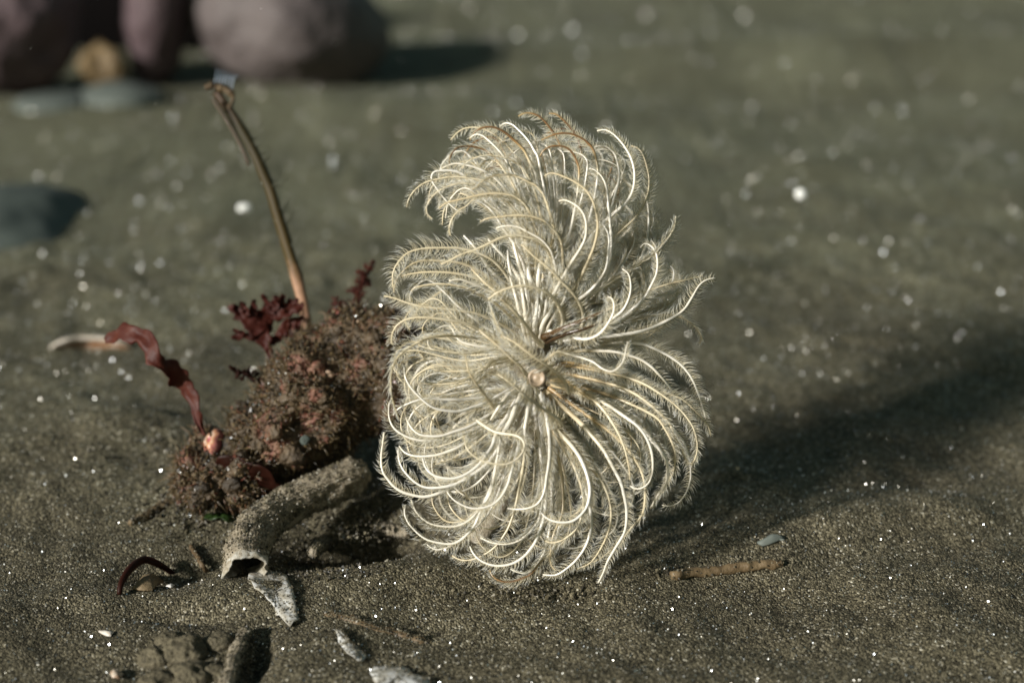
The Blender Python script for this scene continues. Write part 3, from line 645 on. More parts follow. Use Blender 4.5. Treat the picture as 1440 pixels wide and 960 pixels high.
# slimmer at the lower-left end, blunt at the upper right
rel = (V - cR) @ e1 / (178 * SR)
V = cR + (V - cR) - ((V - cR) @ e2)[:, None] * e2 * np.clip(-rel * 0.30, 0, 0.3)[:, None]
make_mesh('stone', V, F, M['rock'], rock, True, {'tone': 0.45 + 0.25 * fbm(V, 60, 2, 31)})
SURF = V[:-2]; SN = NR
V, F, NR2 = blob(world(306, 668, 0.440), [RIGHT, unit(FWD * [1, 1, 0]), np.array([0, 0, 1.0])], np.array([72, 60, 56]) * SR, 140, 90, 0.5, 80, 6, 6)
make_mesh('stone', V, F, M['rock'], rock, True, {'tone': 0.35 + 0.25 * fbm(V, 60, 2, 33)})
SURF = np.vstack([SURF, V[:-2]]); SN = np.vstack([SN, NR2])
front = np.where((SN @ (-FWD) > -0.3) & (SURF[:, 2] > -0.004))[0]
pick = rng.choice(front, 14000)
P = SURF[pick] + SN[pick] * rng.uniform(-0.0003, 0.0009, len(pick))[:, None]
redness = fbm(P, 70, 3, 44)
tone = np.clip(rng.beta(1.2, 2.6, len(P)) * 0.9 + 0.30 * (redness > 0.2) * (rng.random(len(P)) < 0.55), 0, 1)
V, F, idx = crumbs(P, rng.uniform(0.00018, 0.0006, len(P)) * rng.choice([1, 1, 1.7], len(P)), (1, 0.7, 0.4))
make_mesh('grit_crust', V, [F], M['crust'], rock, False, {'tone': tone[idx]}, 'stuff')
pick = rng.choice(front, 4200); P = SURF[pick]; g = Geo()
for k_ in range(len(P)):      # short turf of thready growth
    d = unit(SN[pick[k_]] + rng.normal(0, 0.5, 3)); l = rng.uniform(0.001, 0.0034); b = rng.normal(0, 0.35, 3)
    C = np.array([P[k_], P[k_] + d * l * 0.5 + b * l * 0.1, P[k_] + (d + b) * l])
    V, F = tube_geo(C, [0.00017, 0.00015, 0.00008], 4); g.add(V, F, np.clip(rng.normal(0.36, 0.16), 0, 1))
g.build('turf_crust', M['crust'], rock, True, kind='stuff')
pick = rng.choice(front, 700); P = SURF[pick] + SN[pick] * 0.0012
V, F, idx = flakes(P, rng.uniform(0.00012, 0.0003, len(P)), 9)
make_mesh('glint_crust', V, [F], M['mica'], rock, False, {'tone': rng.random(len(P))[idx]}, 'stuff')
# sponge lumps low on the face
def rock_at(px, py):
    """nearest point of the rock's surface seen at this pixel"""
    d = SURF - CAM; dep = d @ FWD; x = 720 + (d @ RIGHT) / dep * FPX; y = 480 - (d @ UP) / dep * FPX
    m = np.where((np.hypot(x - px, y - py) < 9))[0]
    if len(m) == 0: m = np.array([np.argmin(np.hypot(x - px, y - py))])
    b = m[np.argmin(dep[m])]; return SURF[b], SN[b]
for (px, py, r_, tn, mt) in [(452, 520, 13, 0.7, 'rock'), (470, 525, 8, 0.85, 'rock'), (440, 560, 16, 0.65, 'rock'), (395, 545, 12, 0.6, 'rock'), (360, 620, 13, 0.35, 'rock'), (335, 560, 10, 0.3, 'rock'), (500, 505, 14, 0.55, 'rock'),
                         (385, 610, 12, 0.6, 'rock'), (415, 640, 15, 0.2, 'rock'), (300, 650, 14, 0.25, 'rock'), (330, 690, 14, 0.15, 'rock'), (280, 690, 10, 0.3, 'rock'), (520, 470, 10, 0.4, 'rock'), (470, 470, 12, 0.35, 'rock')]:
    p, nrm = rock_at(px, py)
    V, F, _ = blob(p, np.eye(3), np.array([1, 0.55, 0.8]) * r_ * SR, 60, 36, 0.75, 300, int(px), 4)
    make_mesh('sponge_lump', V, F, M[mt], rock, True, {'tone': np.full(len(V), tn)})
settle(rock)

p, nrm = rock_at(300, 612)
g = Geo(); ax = unit(-FWD * 0.8 + UP * 0.5 - RIGHT * 0.5); u = unit(np.cross(ax, UP)); v = np.cross(ax, u); k = 24; a = np.arange(k) * 2 * math.pi / k
rings = [(-6, 16), (1, 15), (5, 12), (7.5, 8), (8, 5), (6.5, 3.4), (6, 2), (6, 0.1)]
wob = 1 + 0.10 * np.sin(a * 7) + 0.10 * np.sin(a * 3 + 1) + 0.06 * np.sin(a * 13)
V = np.concatenate([p + (ax * h_ + (np.cos(a)[:, None] * u * 0.8 + np.sin(a)[:, None] * v * 1.15) * (r_ * wob)[:, None]) * SR for h_, r_ in rings])
i = np.arange(len(rings) - 1)[:, None] * k; j = np.arange(k)[None]
o = make_mesh('barnacle', V, [np.stack([i + j, i + (j + 1) % k, i + k + (j + 1) % k, i + k + j], -1).reshape(-1, 4)], M['pink_shell'], None, True, {'tone': np.repeat([0.1, 0.3, 0.55, 0.9, 0.8, 0.4, 0.2, 0.1], k)})
tag(o, "pink and white ribbed shell on the rock's low end below the red ribbon weed", 'shell')
p, nrm = rock_at(430, 609)
C = []; 
for s_ in np.linspace(0, 1, 60):
    th = s_ * 2.6 * 2 * math.pi; C.append(p + nrm * (0.001 + s_ * 0.0012) + (math.cos(th) * RIGHT + math.sin(th) * UP) * 0.0010 * (1 - s_ * 0.9))
V, F = tube_geo(np.array(C), np.linspace(0.0006, 0.00012, 60), 8)
o = make_mesh('sea_snail', V, F, M['slate'], None, True, {'tone': np.full(len(V), 0.0)}); tag(o, 'tiny grey coiled snail shell stuck on the face of the crusted rock', 'shell')

# ------------------------------------------------------------------ seaweeds
def ribbon(path, width, depth, twist, thick=0.00022, n=60, frill=0.0, seed=0):
    """flat blade with real thickness following photo-traced centre line"""
    C, L = spline(np.column_stack([np.array(path, float), np.broadcast_to(depth, (len(path),)), np.array(width, float), np.broadcast_to(twist, (len(path),))]), n)
    W = world(C[:, 0], C[:, 1], C[:, 2]); T = unit(np.gradient(W, axis=0)); vw = unit(W - CAM)
    S = unit(np.cross(T, vw)); Nn = np.cross(S, T)
    ca, sa = np.cos(C[:, 4])[:, None], np.sin(C[:, 4])[:, None]
    S2 = S * ca + Nn * sa; N2 = np.cross(S2, T)
    m = 9; us = np.linspace(-1, 1, m); hw = C[:, 3] * C[:, 2] / FPX / 2
    s = np.linspace(0, 1, n)
    e = np.stack([1 + frill * vnoise(np.stack([s * n * 0.33, np.full(n, k_ * 7.0), np.full(n, seed)], -1), 1) for k_ in (0, 1)], 1)
    w_ = np.where(us[None] < 0, e[:, :1], e[:, 1:]) * us[None] * hw[:, None]
    mid = W[:, None] + S2[:, None] * w_[..., None] + N2[:, None] * (0.0007 * vnoise(np.stack(np.broadcast_arrays(s[:, None] * 9, us[None] * 1.3, seed + 0.5), -1), 1.0))[..., None]
    A = mid + N2[:, None] * thick / 2; Bk = mid - N2[:, None] * thick / 2
    V = np.concatenate([A.reshape(-1, 3), Bk.reshape(-1, 3)]); o_ = n * m
    i = np.arange(n - 1)[:, None] * m; j = np.arange(m - 1)[None]
    q = np.stack([i + j, i + j + 1, i + m + j + 1, i + m + j], -1).reshape(-1, 4)
    ed = [q, q[:, ::-1] + o_]
    r_ = np.arange(n - 1) * m
    ed.append(np.stack([r_, r_ + m, r_ + m + o_, r_ + o_], -1)); r2 = r_ + m - 1
    ed.append(np.stack([r2 + m, r2, r2 + o_, r2 + m + o_], -1))
    c = np.arange(m - 1); ed.append(np.stack([c + 1, c, c + o_, c + 1 + o_], -1)); c = c + (n - 1) * m; ed.append(np.stack([c, c + 1, c + 1 + o_, c + o_], -1))
    return V, ed

V, F = ribbon([(288, 612), (280, 595), (271, 562), (258, 537), (244, 522), (228, 515), (215, 500), (205, 480), (192, 471), (170, 469), (147, 479)],
              [4, 8, 18, 29, 27, 19, 25, 30, 25, 24, 9], [0.436, 0.437, 0.439, 0.439, 0.437, 0.434, 0.433, 0.435, 0.437, 0.440, 0.442], [0, 0.3, 0.6, 0.2, -0.3, -0.7, 0.3, 0.5, 0.1, -0.6, -0.8], frill=0.5, seed=3, n=90)
o = make_mesh('ribbon_seaweed', V, F, M['red_weed'], None, True, {'tone': np.full(len(V), 0.55)}); tag(o, 'long dull red ribbon seaweed blade bending to the side from the rock\'s low end', 'seaweed')

fan = thing('fan_seaweed', 'dark red flat forked fan seaweed growing on top of the crusted rock', 'seaweed')
DF = 0.455
fan_parts = [
 ([(384, 512), (379, 497), (374, 482), (366, 464)], [7, 9, 16, 24]),
 ([(374, 484), (360, 474), (346, 472), (333, 475), (326, 472)], [12, 12, 10, 9, 4]),
 ([(346, 472), (335, 466), (327, 463)], [9, 7, 3]),
 ([(368, 468), (356, 452), (342, 442), (330, 436), (320, 431)], [26, 26, 18, 14, 5]),
 ([(342, 442), (335, 446), (327, 448)], [12, 9, 4]), ([(345, 444), (343, 432), (338, 424)], [14, 9, 4]), ([(352, 446), (356, 432), (358, 421)], [16, 10, 5]),
 ([(368, 466), (372, 450), (378, 436), (374, 424), (367, 415)], [24, 24, 18, 11, 5]),
 ([(378, 438), (386, 428), (389, 415)], [20, 13, 5]), ([(380, 444), (394, 430), (399, 414)], [18, 14, 5]), ([(384, 446), (400, 434), (410, 420)], [20, 16, 6]),
 ([(388, 446), (406, 438), (420, 432), (427, 426)], [18, 16, 12, 5]), ([(396, 442), (412, 430), (418, 419)], [14, 10, 4]),
 ([(382, 484), (394, 470), (404, 460), (418, 452), (427, 446)], [14, 17, 18, 13, 5]), ([(404, 460), (416, 462), (427, 462)], [14, 11, 4]), ([(400, 466), (412, 472), (421, 471)], [13, 9, 4])]
for n_, (pth, wd) in enumerate(fan_parts):
    V, F = ribbon(pth, wd, DF + 0.0016 * math.sin(n_ * 2.1), 0.35 * math.sin(n_ * 1.7), 0.00025, 26, 0.55, n_)
    make_mesh('frond', V, F, M['red_weed'], fan, True, {'tone': np.full(len(V), 0.25 + 0.25 * random.random())})
settle(fan)

def bush(name, base, tip, spread, nb, label, mat, rad=0.00035, lv=3):
    root = thing(name, label, 'seaweed'); g = Geo()
    ax = np.array(tip) - np.array(base); Lx = np.linalg.norm(ax); axn = unit(ax)
    C = np.array([base, base + ax * 0.35 + UP * 0.0006, base + ax * 0.7 - UP * 0.0005, tip])
    V, F = tube_geo(spline(C, 16)[0], np.linspace(rad * 1.8, rad, 16), 6); make_mesh('stem', V, F, mat, root, True, {'tone': np.full(len(V), 0.3)})
    def grow(p, d, l, r, n):
        e = p + d * l; m_ = (p + e) / 2 + rng.normal(0, 0.12, 3) * l
        V, F = tube_geo(np.array([p, m_, e]), [r, r * 0.9, r * 0.6], 4); g.add(V, F, float(np.clip(rng.normal(0.5, 0.25), 0, 1)))
        if n:
            for _ in range(3): grow(p + (e - p) * rng.uniform(0.4, 1), unit(d + rng.normal(0, 0.65, 3)), l * rng.uniform(0.5, 0.7), r * 0.8, n - 1)
    for k_ in range(nb):
        s = rng.uniform(0.05, 1.0); d = unit(axn * 0.5 + unit(rng.normal(size=3)) * 1.0)
        grow(base + ax * s, d, spread * (1.05 - 0.6 * s) * rng.uniform(0.5, 1), rad, lv - 1)
    g.build('branchlets', mat, root, True, kind='stuff'); settle(root); return root
bush('bushy_seaweed', world(484, 458, 0.457), world(522, 370, 0.463), 0.0036, 60, 'small feathery dull red seaweed tuft rising from the rock next to the plume', M['red_weed'], 0.00028)
bush('bushy_seaweed', world(463, 458, 0.455), world(474, 418, 0.457), 0.003, 18, 'low dull red seaweed sprig between the thin stalk and the feathery seaweed tuft', M['red_weed'], 0.00026)
bush('bushy_seaweed', world(358, 535, 0.446), world(322, 514, 0.442), 0.0026, 14, 'dark ragged seaweed scrap jutting from the rock beneath the fan seaweed', M['dark_weed'], 0.0004)
V, F = ribbon([(390, 690), (360, 668), (325, 655), (300, 660)], [34, 42, 36, 16], [0.434, 0.431, 0.432, 0.434], [1.0, 0.9, 0.7, 0.5], 0.0003, 40, 0.3, 8)
o = make_mesh('sheet_seaweed', V, F, M['dark_weed'], None, True, {'tone': np.full(len(V), 0.5)}); tag(o, 'dark brownish red seaweed sheet hanging low on the rock below the pink shell', 'seaweed')
V, F = ribbon([(288, 727), (305, 724), (322, 728), (330, 733)], [10, 18, 14, 6], [0.436, 0.4345, 0.434, 0.435], [1.0, 1.1, 1.0, 0.9], 0.0003, 20, 0.3, 9)
o = make_mesh('green_seaweed', V, F, M['green_weed'], None, True, {'tone': np.full(len(V), 0.5)}); tag(o, 'small dark green seaweed scrap lying on sand at the rock\'s foot', 'seaweed')
C = np.array([ground(168, 838, 0.0005), ground(172, 832, 0.0025), ground(186, 822, 0.0045), ground(205, 815, 0.0055), ground(225, 816, 0.0045), ground(243, 813, 0.0015)])
C, _ = spline(C, 30); s = np.linspace(0, 1, 30)
V, F = tube_geo(C, 0.0008 * (0.75 + 0.5 * np.sin(s * 3.1)), 8)
o = make_mesh('seaweed_stem', V, F, M['dark_weed'], None, True, {'tone': np.full(len(V), 0.7)}); tag(o, 'short dark red seaweed stem arching over the open sand', 'seaweed')

# ------------------------------------------------------------------ thin stalk on the rock
mast = thing('thin_stalk', 'tall thin curved olive brown stalk with a frayed crusty top rising from the rock', 'stalk')
DM = 0.464
pth = np.array([(436, 470), (431, 452), (424, 418), (413, 375), (400, 335), (388, 295), (374, 252), (356, 212), (338, 180), (320, 152), (304, 130)], float)
C, _ = spline(np.column_stack([pth, DM + np.linspace(0, 0.012, len(pth))]), 90)
W = world(C[:, 0], C[:, 1], C[:, 2]); s = np.linspace(0, 1, 90)
k = 10; wob = 1 + 0.2 * vnoise(np.stack(np.broadcast_arrays(s[:, None] * 12, np.cos(np.arange(k) * .628)[None] * 1.2, np.sin(np.arange(k) * .628)[None] * 1.2), -1), 1.0)
V, F = tube_geo(W, np.interp(s, [0, 0.3, 0.6, 1], [7.4, 8.2, 8.0, 6.0]) * DM / FPX, k, wob=wob)
make_mesh('stem', V, F, M['mast'], mast, True, {'tone': np.concatenate([np.repeat(s, k), [0, 1]])})
pth = np.array([(350, 232), (342, 212), (330, 188), (316, 165), (300, 140)], float); C, _ = spline(np.column_stack([pth, np.full(5, DM + 0.008)]), 30)
V, F = tube_geo(world(C[:, 0], C[:, 1], C[:, 2]), 3.0 * DM / FPX, 6); make_mesh('side_strand', V, F, M['mast_dark'], mast, True, {'tone': np.full(len(V), 0.5)})
pth = np.array([(289, 124), (298, 121), (310, 124), (322, 129), (328, 138), (322, 152), (316, 158)], float); C, _ = spline(np.column_stack([pth, np.full(7, DM + 0.010)]), 36)
V, F = tube_geo(world(C[:, 0], C[:, 1], C[:, 2]), np.interp(np.linspace(0, 1, 36), [0, 0.3, 0.6, 1], [4, 6.5, 4, 2.5]) * DM / FPX * (1 + 0.3 * rng.normal(size=36)), 8)
make_mesh('crusty_top', V, F, M['twig'], mast, True, {'tone': np.full(len(V), 0.2)})
for k_ in range(7):
    x0 = 300 + 4.3 * k_; C = world(np.array([x0, x0 + 3, x0 + 5 + k_]), np.array([122 + k_, 110, 96 + 1.5 * k_]), np.full(3, DM + 0.010 + 0.001 * (k_ % 3)))
    V, F = tube_geo(C, np.array([0.7, 0.6, 0.2]) * DM / FPX, 5); make_mesh('filament', V, F, M['filament'], mast, True, {'tone': np.full(len(V), 0.2 * (k_ % 4))})
g = Geo()
for k_ in range(64):
    i_ = int(rng.uniform(30, 84)); sd = 1 if rng.random() < 0.75 else -1
    d = unit(RIGHT * sd + UP * rng.uniform(0.1, 0.9) + FWD * rng.normal(0, 0.6)); l = rng.uniform(10, 30) * DM / FPX * (1 if sd > 0 else 0.5)
    V, F = tube_geo(np.array([W[i_], W[i_] + d * l * 0.55, W[i_] + d * l + UP * l * 0.25]), np.array([0.8, 0.6, 0.3]) * DM / FPX, 4); g.add(V, F, rng.random())
g.build('bristles', M['hair'], mast, True, kind='stuff'); settle(mast)

# ------------------------------------------------------------------ bent sandy tube with an open mouth
tube = thing('sandy_tube', 'bent sand-crusted worm tube with a white-lined open mouth lying on the sand', 'worm tube')
pp = [(347, 804, 0.0030), (346, 780, 0.0044), (358, 748, 0.0052), (388, 721, 0.0058), (426, 700, 0.0070), (464, 683, 0.0082), (494, 671, 0.0090), (512, 665, 0.0090)]
C = np.array([plane_pt(a_, b_, c_) for a_, b_, c_ in pp]); C, LT = spline(C, 90); s = np.linspace(0, 1, 90)
k = 40; rad = np.interp(s, [0, 0.06, 0.25, 0.7, 0.93, 1], [0.0050, 0.0050, 0.0053, 0.0047, 0.0047, 0.0030])
aa = np.arange(k) * 2 * math.pi / k
wob = 1 + 0.17 * fbm(np.stack(np.broadcast_arrays(s[:, None] * 9, np.cos(aa)[None] * 1.4, np.sin(aa)[None] * 1.4), -1), 1.5, 5, 61)
C = C.copy(); wob[0] *= 1 + 0.16 * np.sin(aa * 2 + 1) + 0.12 * np.sin(aa * 5) + 0.06 * np.sin(aa * 11)
V, F = tube_geo(C, rad, k, cap0=False, wob=wob)
make_mesh('tube_wall', V, F, M['worm_tube'], tube, True, {'tone': np.concatenate([np.repeat(0.45 + 0.3 * np.clip(1 - s * 14, 0, 1), k), [0.45]])})
outer = V[:90 * k]; Tt, Nt, Bt = frames(C)
nrm = (np.cos(aa)[None, :, None] * Nt[:, None] + np.sin(aa)[None, :, None] * Bt[:, None]).reshape(-1, 3)
inner = (C[:12, None] + (np.cos(aa)[None, :, None] * Nt[:12, None] + np.sin(aa)[None, :, None] * Bt[:12, None]) * (rad[:12, None] * wob[:12] * np.linspace(0.93, 0.78, 12)[:, None])[..., None]).reshape(-1, 3)
i = np.arange(11)[:, None] * k; j = np.arange(k)[None]; j2 = (j + 1) % k
Fi = np.stack([i + j, i + k + j, i + k + j2, i + j2], -1).reshape(-1, 4)
rim = np.vstack([inner, V[:k] + 0.00012 * nrm[:k], V[k * 3:k * 4] + 0.00016 * nrm[k * 3:k * 4]]); b = 12 * k; jj = np.arange(k); jn = (jj + 1) % k
make_mesh('mouth_lining', rim, [Fi, np.stack([jj, jn, b + jn, b + jj], -1), np.stack([b + jj, b + jn, b + k + jn, b + k + jj], -1)], M['parchment'], tube, True,
          {'tone': np.concatenate([np.repeat(np.linspace(0.6, 0.05, 12), k), np.full(2 * k, 0.6)])})
pick = rng.integers(4 * k, 88 * k, 5200); P = outer[pick] + nrm[pick] * 0.00008
V, F, idx = crumbs(P, rng.uniform(0.00012, 0.00038, len(P)) * rng.choice([1, 1, 1, 1.9], len(P)))
make_mesh('sand_coat', V, [F], M['grain'], tube, False, {'tone': rng.beta(1.5, 1.4, len(P))[idx]}, 'stuff')
settle(tube)

def coated_twig(name, pix, rad, label, mat, grains=900, cat='twig', lift=0.5, tone=0.5, seed=1):
    root = thing(name, label, cat)
    C = np.array([ground(a_, b_, rad * lift) for a_, b_ in pix]); C, _ = spline(C, 50); k = 14; s = np.linspace(0, 1, 50); aa = np.arange(k) * 2 * math.pi / k
    wob = 1 + 0.28 * fbm(np.stack(np.broadcast_arrays(s[:, None] * 14, np.cos(aa)[None] * 1.2, np.sin(aa)[None] * 1.2 + seed * 9.7), -1), 1.0, 3, seed)
    V, F = tube_geo(C, rad * np.interp(s, [0, 0.05, 0.93, 1], [0.7, 1, 1, 0.6]), k, wob=wob)
    make_mesh('core', V, F, mat, root, True, {'tone': np.full(len(V), tone)})
    Tt, Nt, Bt = frames(C); nn = (np.cos(aa)[None, :, None] * Nt[:, None] + np.sin(aa)[None, :, None] * Bt[:, None]).reshape(-1, 3)
    if grains:
        pk = rng.integers(0, 50 * k, grains); Vg, Fg, idx = crumbs(V[pk] + nn[pk] * 0.0001, rng.uniform(0.00015, 0.0005, grains))
        make_mesh('sand_coat', Vg, [Fg], M['grain'], root, False, {'tone': rng.beta(1.5, 1.6, grains)[idx]}, 'stuff')
    settle(root); return root
coated_twig('sandy_twig', [(440, 800), (455, 784), (480, 772), (515, 770), (545, 766), (575, 770)], 0.0017, 'knobbly sand-coated twig lying between the bent tube and the plume', M['worm_tube'], 1500, lift=2.6, seed=2)
coated_twig('brown_twig', [(944, 813), (985, 809), (1030, 804), (1070, 799), (1101, 797)], 0.00125, 'smooth brown twig lying on the sand at the edge of the plume\'s shadow', M['twig'], 120, lift=0.8, tone=0.55, seed=3)
coated_twig('tan_twig', [(455, 862), (490, 869), (525, 882), (560, 890), (605, 903)], 0.0014, 'flat tan twig half buried in sand in front of the plume', M['twig'], 1400, lift=-0.55, tone=0.45, seed=4)
coated_twig('tan_twig', [(182, 738), (200, 731), (218, 718), (240, 706), (262, 698)], 0.0012, 'short tan sandy twig pointing at the foot of the rock', M['twig'], 500, lift=0.4, tone=0.5, seed=5)
coated_twig('sandy_twig', [(346, 890), (338, 910), (328, 935), (322, 958), (316, 985)], 0.0017, 'sand-coated twig beside the worm casting and a dark groove', M['worm_tube'], 900, lift=0.5, seed=6)
coated_twig('tan_twig', [(268, 770), (276, 782), (284, 796), (290, 806)], 0.0006, 'very thin bent brown twig on sand near the tube mouth', M['twig'], 60, lift=0.8, tone=0.2, seed=7)

# ------------------------------------------------------------------ torn parchment scraps and shell bits
def scrap(name, outline, label, mat, dz=0.0006, thick=0.0003, cat='scrap', tone=0.7, dome=0.0008):
    """thin curled sheet lying on the sand, outline in photo pixels"""
    P = np.array([ground(a_, b_, dz) for a_, b_ in outline]); c = P.mean(0); n = len(P)
    rings = []
    for f_ in (1.0, 0.75, 0.45, 0.15):
        Q = c + (P - c) * f_; Q[:, 2] += dome * (1 - f_ ** 2) + 0.0005 * fbm(Q, 350, 2, 71); rings.append(Q)
    top = np.vstack(rings + [c[None] + [0, 0, dome]]); bot = top - [0, 0, thick]; N_ = len(top)
    i = np.arange(3)[:, None] * n; j = np.arange(n)[None]; j2 = (j + 1) % n
    q = np.stack([i + j, i + j2, i + n + j2, i + n + j], -1).reshape(-1, 4); jj = np.arange(n); jn = (jj + 1) % n
    tr = np.stack([3 * n + jj, 3 * n + jn, np.full(n, N_ - 1)], -1)
    V = np.vstack([top, bot])
    o = make_mesh(name, V, [q, q[:, ::-1] + N_, np.stack([jj, jj + N_, jn + N_, jn], -1), tr, tr[:, ::-1] + N_], mat, None, True, {'tone': np.clip(tone + rng.normal(0, 0.12, len(V)), 0, 1)})
    if mat is M['parchment']:
        f_ = rng.uniform(0, 1, (420, 1)) ** 0.5; Q = c + (P[rng.integers(0, n, 420)] - c) * f_ + rng.normal(0, 0.0003, (420, 3)) * [1, 1, 0]
        Q[:, 2] += dome * (1 - f_[:, 0] ** 2) + 0.0005 * fbm(Q, 350, 2, 71); Vg, Fg, idx = crumbs(Q, rng.uniform(0.00012, 0.00032, 420))
        make_mesh('sand_coat', Vg, [Fg], M['grain'], o, False, {'tone': rng.beta(1.5, 1.6, 420)[idx]}, 'stuff')
    return tag(o, label, cat)
def jag(pts, n=3, amp=2.0):
    pts = np.array(pts, float); out = []
    for a_, b_ in zip(pts, np.roll(pts, -1, 0)):
        for t_ in np.linspace(0, 1, n, endpoint=False): out.append(a_ + (b_ - a_) * t_ + rng.normal(0, amp * (t_ > 0) + 0.3, 2))
    return out
scrap('parchment_scrap', jag([(350, 812), (378, 804), (404, 812), (413, 836), (421, 876), (408, 884), (388, 868), (376, 846), (358, 830)]), 'torn white parchment flap on sand right below the tube mouth', M['parchment'], 0.0009)
scrap('parchment_scrap', jag([(466, 886), (480, 896), (497, 912), (516, 924), (508, 930), (490, 922), (476, 904)]), 'slim white parchment strip in the sand near the half buried tan twig', M['parchment'], 0.0007, tone=0.9)
scrap('parchment_scrap', jag([(520, 948), (545, 940), (575, 944), (604, 958), (600, 972), (560, 976), (530, 966)]), 'broad white parchment patch flush with the sand in front of the slim strip', M['parchment'], 0.0007, tone=0.85)
scrap('shell_chip', jag([(1064, 766), (1078, 758), (1098, 756), (1104, 760), (1090, 767), (1072, 771)], 2, 0.6), 'grey white shell chip on sand within the plume\'s shadow', M['pale_stone'], 0.0010, 0.0004, 'shell', 0.95, 0.0012)  # dim stone colour paints the shadow onto a white chip
scrap('shell_chip', jag([(232, 826), (240, 823), (246, 825), (240, 829)], 2, 0.3), 'tiny white shell chip under the arching dark red stem', M['shell'], 0.0005, 0.0002, 'shell', 0.95, 0.0003)
scrap('shell_chip', jag([(186, 829), (200, 816), (222, 812), (230, 820), (214, 832)], 2, 0.6), 'small rounded tan shell half covered by the arching dark red stem', M['twig'], 0.0008, 0.0004, 'shell', 0.8, 0.0018)
scrap('shell_chip', jag([(138, 888), (148, 886), (160, 891), (156, 896), (144, 893)], 2, 0.4), 'pale worn shell chip on sand beside the worm casting', M['shell'], 0.0005, 0.0002, 'shell', 0.55, 0.0004)
scrap('shell_chip', jag([(154, 948), (166, 944), (174, 950), (168, 957), (158, 956)], 2, 0.4), 'round orange tan shell chip on sand in front of the worm casting', M['shell'], 0.0005, 0.0003, 'shell', 0.25, 0.0008)
# curved pale shell edge standing out of the sand further off
root = thing('curved_shell', 'curved white shell rim with orange inside half buried in sand behind the ribbon seaweed', 'shell')
xs = np.array([70, 80, 95, 115, 140, 165, 182]); ys = np.array([492, 485, 479, 476, 476, 480, 487])
C, _ = spline(np.array([ground(a_, 491, 0.0) + np.array([0, 0, (493 - b_) * 0.00023]) for a_, b_ in zip(xs, ys)]), 40)
V, F = tube_geo(C, np.interp(np.linspace(0, 1, 40), [0, 0.2, 0.8, 1], [0.0004, 0.0009, 0.0007, 0.0004]), 8); make_mesh('rim', V, F, M['shell'], root, True, {'tone': np.full(len(V), 0.5)})
A = C + [0, 0.0004, 0]; Bm = C * [1, 1, 0] + np.array([0, 0.001, 0]); Bm[:, 2] = height(Bm[:, 0], Bm[:, 1]) - 0.001; m = len(C); V = np.vstack([A, Bm, A + [0, 0.0008, 0], Bm + [0, 0.0008, 0]]); i = np.arange(m - 1)
make_mesh('inner_wall', V, [np.stack([i, i + 1, i + m + 1, i + m], -1), np.stack([i + 2 * m + 1, i + 2 * m, i + 3 * m, i + 3 * m + 1], -1)], M['shell'], root, True, {'tone': np.full(len(V), 0.02)}); settle(root)

# worm casting: a coil of sandy lumps
root = thing('worm_casting', 'rounded lumpy coil of sandy worm casting beside the dark groove', 'worm casting')
for (px, py, r_, sd) in [(222, 925, 0.0042, 1), (262, 915, 0.0055, 2), (306, 905, 0.0040, 3), (268, 950, 0.0048, 4), (236, 900, 0.0030, 5), (222, 960, 0.0044, 6), (300, 948, 0.0034, 7)]:
    p = ground(px, py, -0.15 * r_)
    V, F, _ = blob(p, np.eye(3), np.array([1, 0.9, 0.75]) * r_, 60, 40, 0.22, 330, sd + 80, 4)
    make_mesh('lump', V, F, M['casting'], root, True, {'tone': np.full(len(V), 0.48)})
settle(root)

# loose debris crumbs round the rock's foot
pts = []
for (px, py, n_, sx, sy) in [(250, 640, 260, 50, 22), (200, 620, 160, 40, 12), (300, 735, 260, 40, 14), (440, 790, 200, 26, 16), (500, 745, 260, 35, 18), (480, 800, 160, 40, 8), (740, 835, 160, 80, 6), (945, 806, 60, 14, 4), (250, 700, 200, 30, 16)]:
    for _ in range(n_): pts.append(ground(rng.normal(px, sx), min(rng.normal(py, sy), 1000), 0.0003))
P = np.array(pts); V, F, idx = crumbs(P, rng.uniform(0.0002, 0.0009, len(P)) * rng.choice([0.6, 1, 1], len(P)))
make_mesh('debris_cover', V, [F], M['grain'], seabed, False, {'tone': rng.beta(1.3, 2.2, len(P))[idx]}, 'stuff')

# ------------------------------------------------------------------ rocks behind
def boulder(name, px, py, depth, rx, ry, rz, mat, label, lean=0.0, amp=0.18, cat='boulder', freq=None, seed=1):
    c = world(px, py, depth); s = depth / FPX
    ax = [np.array([math.cos(lean), 0, -math.sin(lean)]), np.array([0, 1.0, 0]), np.array([math.sin(lean), 0, math.cos(lean)])]
    V, F, _ = blob(c, ax, np.array([rx, rz, ry]) * s, 90, 60, amp, freq or 14, seed, 4)
    o = make_mesh(name, V, F, mat, None, True, {'tone': np.full(len(V), 0.5)}); return tag(o, label, cat)
boulder('boulder', 0, 15, 0.95, 112, 118, 110, M['purple_boulder'], 'dull purple boulder leaning beside the dark gap', 0.28, 0.17, freq=20, seed=3)
boulder('boulder', 226, -5, 0.97, 46, 130, 80, M['purple_boulder'], 'narrow upright reddish purple rock between two dark gaps', 0.16, 0.16, freq=20, seed=5)
boulder('boulder', 405, 32, 0.98, 142, 92, 120, M['boulder'], 'wide mauve grey boulder behind the tip of the thin stalk', 0.30, 0.16, freq=20, seed=7)
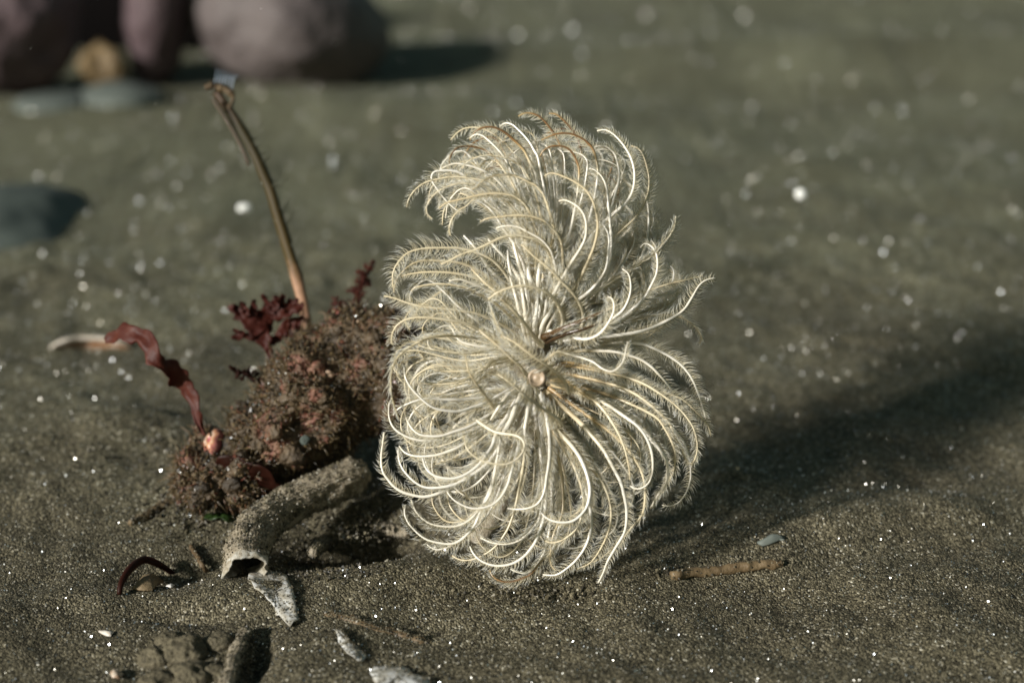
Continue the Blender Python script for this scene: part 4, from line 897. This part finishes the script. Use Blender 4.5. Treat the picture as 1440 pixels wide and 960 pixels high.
boulder('boulder', 150, 20, 1.14, 230, 130, 60, M['gap_shade'], 'added rock painted black for the shade in the gaps behind the purple boulders', 0, 0.1, seed=9)
boulder('ochre_stone', 148, 92, 0.95, 36, 30, 26, M['ochre'], 'small ochre yellow stone in the gap between the purple boulders', 0.5, 0.5, 'stone', 45, 11)
boulder('pale_stone', 165, 140, 0.91, 66, 20, 60, M['pale_stone'], 'low pale blue grey stone on sand below the ochre stone', 0, 0.25, 'stone', 30, 12)
boulder('pale_stone', 75, 148, 0.90, 54, 18, 60, M['pale_stone'], 'low pale grey stone on sand below the leaning purple boulder', 0, 0.25, 'stone', 30, 13)
boulder('slate_stone', 14, 362, 0.70, 145, 82, 260, M['slate'], 'smooth dark slate green stone half sunk in the sand', 0.25, 0.12, 'stone', 25, 14)

# ------------------------------------------------------------------ specks drifting in the water
n = 420
d = rng.uniform(0.36, 1.15, n) ** 1.0; x = rng.uniform(-150, 1600, n); y = rng.uniform(-150, 800, n)
P = world(x, y, d); keep = P[:, 2] > height(P[:, 0], P[:, 1]) + 0.004
cz = crown_world(np.array([[750.0, 500.0, 0.0]]))[0]; keep &= np.linalg.norm(P - cz, axis=1) > 0.075
P = P[keep]; d = d[keep]
V, F, idx = crumbs(P, np.where(d > 0.52, rng.uniform(0.0001, 0.00026, len(P)), rng.uniform(0.00006, 0.00014, len(P))), (1, 1, 0.8))
o = make_mesh('drifting_specks', V, [F], M['snow'], None, False, {'tone': rng.random(len(P))[idx]}, 'stuff')
tag(o, 'pale specks drifting in the water above the sand', 'specks')
for (px, py, dd, rx, ry) in [(343, 292, 0.62, 10, 7), (1127, 273, 0.60, 7, 7)]:
    V, F, _ = blob(world(px, py, dd), np.eye(3), np.array([rx, rx * 0.7, ry]) * dd / FPX, 20, 14, 0.4, 300, px, 2)
    o = make_mesh('drifting_floc', V, F, M['snow'], None, True, {'tone': np.full(len(V), 0.5)})
    tag(o, 'blurred white floc drifting past the thin stalk' if px < 500 else 'round white floc drifting over the open sand behind the plume', 'floc')
